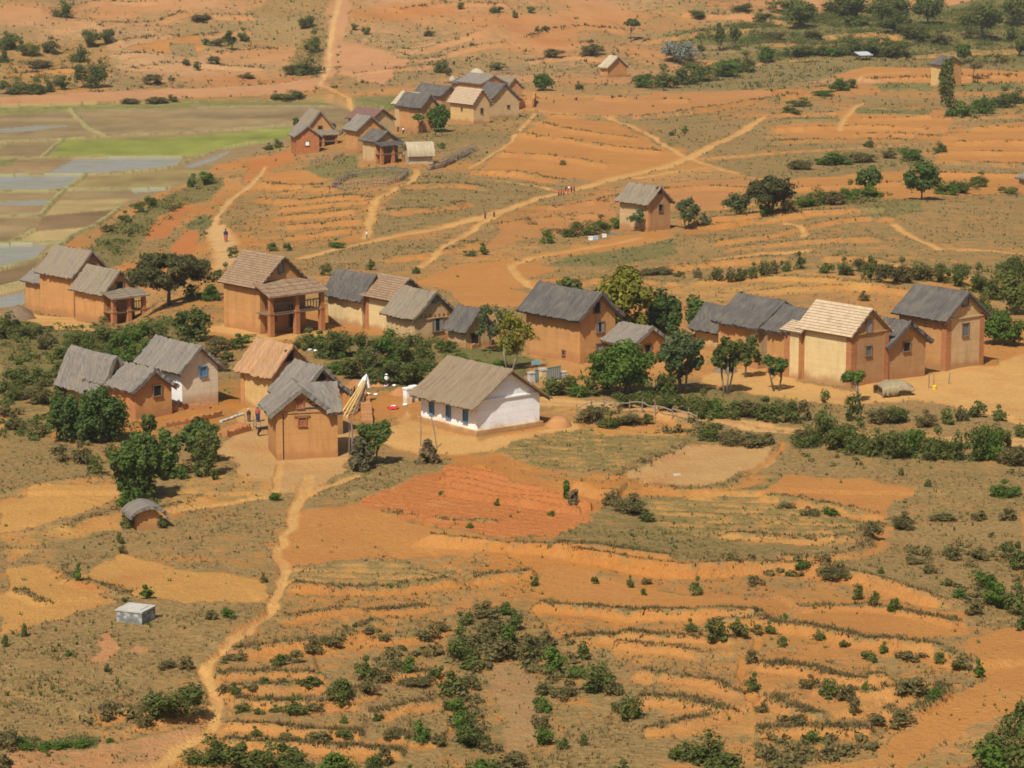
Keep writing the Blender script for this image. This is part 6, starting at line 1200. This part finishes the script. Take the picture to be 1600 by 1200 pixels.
# low scrub that runs together between the bushes: uncountable
SCRUB = [(.9, 'o', [(640,985),(700,960),(790,945),(830,985),(900,1000),(960,1060),(900,1090),(850,1060),(780,1035),(740,1060),(760,1150),(730,1180),(690,1130),(690,1050),(640,1060),(560,1060),(600,1030)]),
 (1, 'd', [(0,505),(60,515),(130,510),(260,500),(330,525),(300,548),(220,570),(100,600),(100,640),(60,690),(0,690)]), (1, 'd', [(470,525),(520,515),(600,530),(690,530),(690,575),(640,605),(560,595),(540,560),(480,545)]),
 (.6, 'o', [(1480,850),(1600,830),(1640,1010),(1560,1000),(1490,940)]), (.7, 'd', [(1300,400),(1400,405),(1500,425),(1660,405),(1660,500),(1545,480),(1480,440),(1380,445)]), (3.0, 'd', [(1040,70),(1200,30),(1400,0),(1700,-20),(1700,60),(1480,80),(1420,92),(1300,85),(1190,100)]),
 (.8, 'd', [(1000,140),(1080,105),(1200,88),(1410,75),(1420,92),(1200,102),(1100,130)]), (.5, 'o', [(1210,255),(1300,240),(1430,232),(1480,240),(1420,262),(1250,272)]), (.8, 'd', [(1100,345),(1180,320),(1300,308),(1400,300),(1530,285),(1540,300),(1400,318),(1250,335)]),
 (.8, 'd', [(130,400),(180,355),(250,315),(335,280),(345,290),(280,330),(240,365),(200,400)]), (.7, 'd', [(0,90),(60,80),(130,60),(190,55),(180,90),(150,130),(60,145),(0,145)]), (.6, 'o', [(440,115),(475,60),(505,30),(505,80),(495,120)]),
 (.8, 'o', [(900,640),(1020,650),(1110,670),(1220,690),(1200,700),(1100,690),(1000,665),(900,665)]), (.8, 'd', [(950,625),(1010,610),(1100,625),(1260,640),(1260,655),(1100,655),(960,640)]), (.9, 'd', [(1230,675),(1290,670),(1400,685),(1560,690),(1580,715),(1480,722),(1380,715),(1270,700)]),
 (.6, 'o', [(930,775),(1000,765),(1030,800),(1010,825),(950,810)]), (.55, 'o', [(1250,695),(1600,710),(1600,745),(1400,735),(1260,725)]), (.5, 'o', [(1100,890),(1300,880),(1420,860),(1480,870),(1420,910),(1200,905)]),
 (.6, 'o', [(1180,1060),(1300,1075),(1400,1060),(1480,1070),(1440,1095),(1300,1100),(1200,1085)]), (.7, 'o', [(1180,1160),(1260,1115),(1360,1130),(1420,1130),(1370,1175),(1200,1215)]), (.5, 'o', [(60,1140),(180,1110),(260,1110),(260,1150),(120,1160),(40,1180)]),
 (.55, 'o', [(180,660),(270,670),(340,690),(340,745),(240,770),(180,760),(110,740),(90,690)]), (.5, 'o', [(820,348),(900,340),(965,335),(960,368),(880,375)]), (.8, 'd', [(1490,165),(1600,150),(1640,170),(1500,190)]), (.6, 'o', [(1100,440),(1250,405),(1250,428),(1110,450)]), (.7, 'd', [(850,600),(950,590),(950,620),(860,622)])]
for kd, mat_, nm, lb in (('d', 'd', 'undergrowth', 'dark green undergrowth running together between the bushes'), ('o', 'o', 'scrub', 'low olive brown scrub running together on banks and slopes')):
    VV_ = []; TT_ = []
    for dn, kk, pts in SCRUB:
        if kk != kd: continue
        m = in_poly(P2(pts), xpos, ypos) & ok; q = np.nonzero(m & (rr.random(len(II)) < .045*dn*np.clip(.2+2.2*fbm(xpos/6, ypos/6, 261, 3), 0, 1.6)*np.clip(ypos/250, .6, 1.6)))[0]
        if not len(q): continue
        C = np.stack([xpos[q], ypos[q], GZ[II[q], JJ[q]]], 1); rd = (.28+.5*rr.random(len(q))**2)*np.clip(ypos[q]/250, .8, 1.9); C[:, 2] += rd*.35
        V, Q_, T_ = leaf_quads(C, np.stack([rd*1.25, rd*1.25, rd*.75], 1), len(q)*34, .14 if kd == 'o' else .16, rr, .4); VV_.append(V); TT_.append(T_)
    V = np.vstack(VV_); print('SCRUB', len(V)//4); o = mesh_np(nm, V, np.arange(len(V)).reshape(-1, 4), LM[mat_], fattr={'tint': np.concatenate(TT_)}); tag(o, lb, 'scrub', kind='stuff')
# the air: pale even haze from the camera to the far hillside
mh = bpy.data.materials.new('haze'); mh.use_nodes = True; th_ = mh.node_tree; th_.nodes.clear(); oh = th_.nodes.new('ShaderNodeOutputMaterial'); vh = th_.nodes.new('ShaderNodeVolumePrincipled')
vh.inputs['Color'].default_value = (.93, .94, .96, 1); vh.inputs['Density'].default_value = HAZE; th_.links.new(vh.outputs[0], oh.inputs['Volume'])
hz_ = MB().box(-1300, 1300, -60, RY[-1]+40, float(GZ.min())-2.0, float(GZ.max())+25).build('haze', mh); tag(hz_, 'thin pale haze filling the air over the valley', 'haze', kind='stuff')
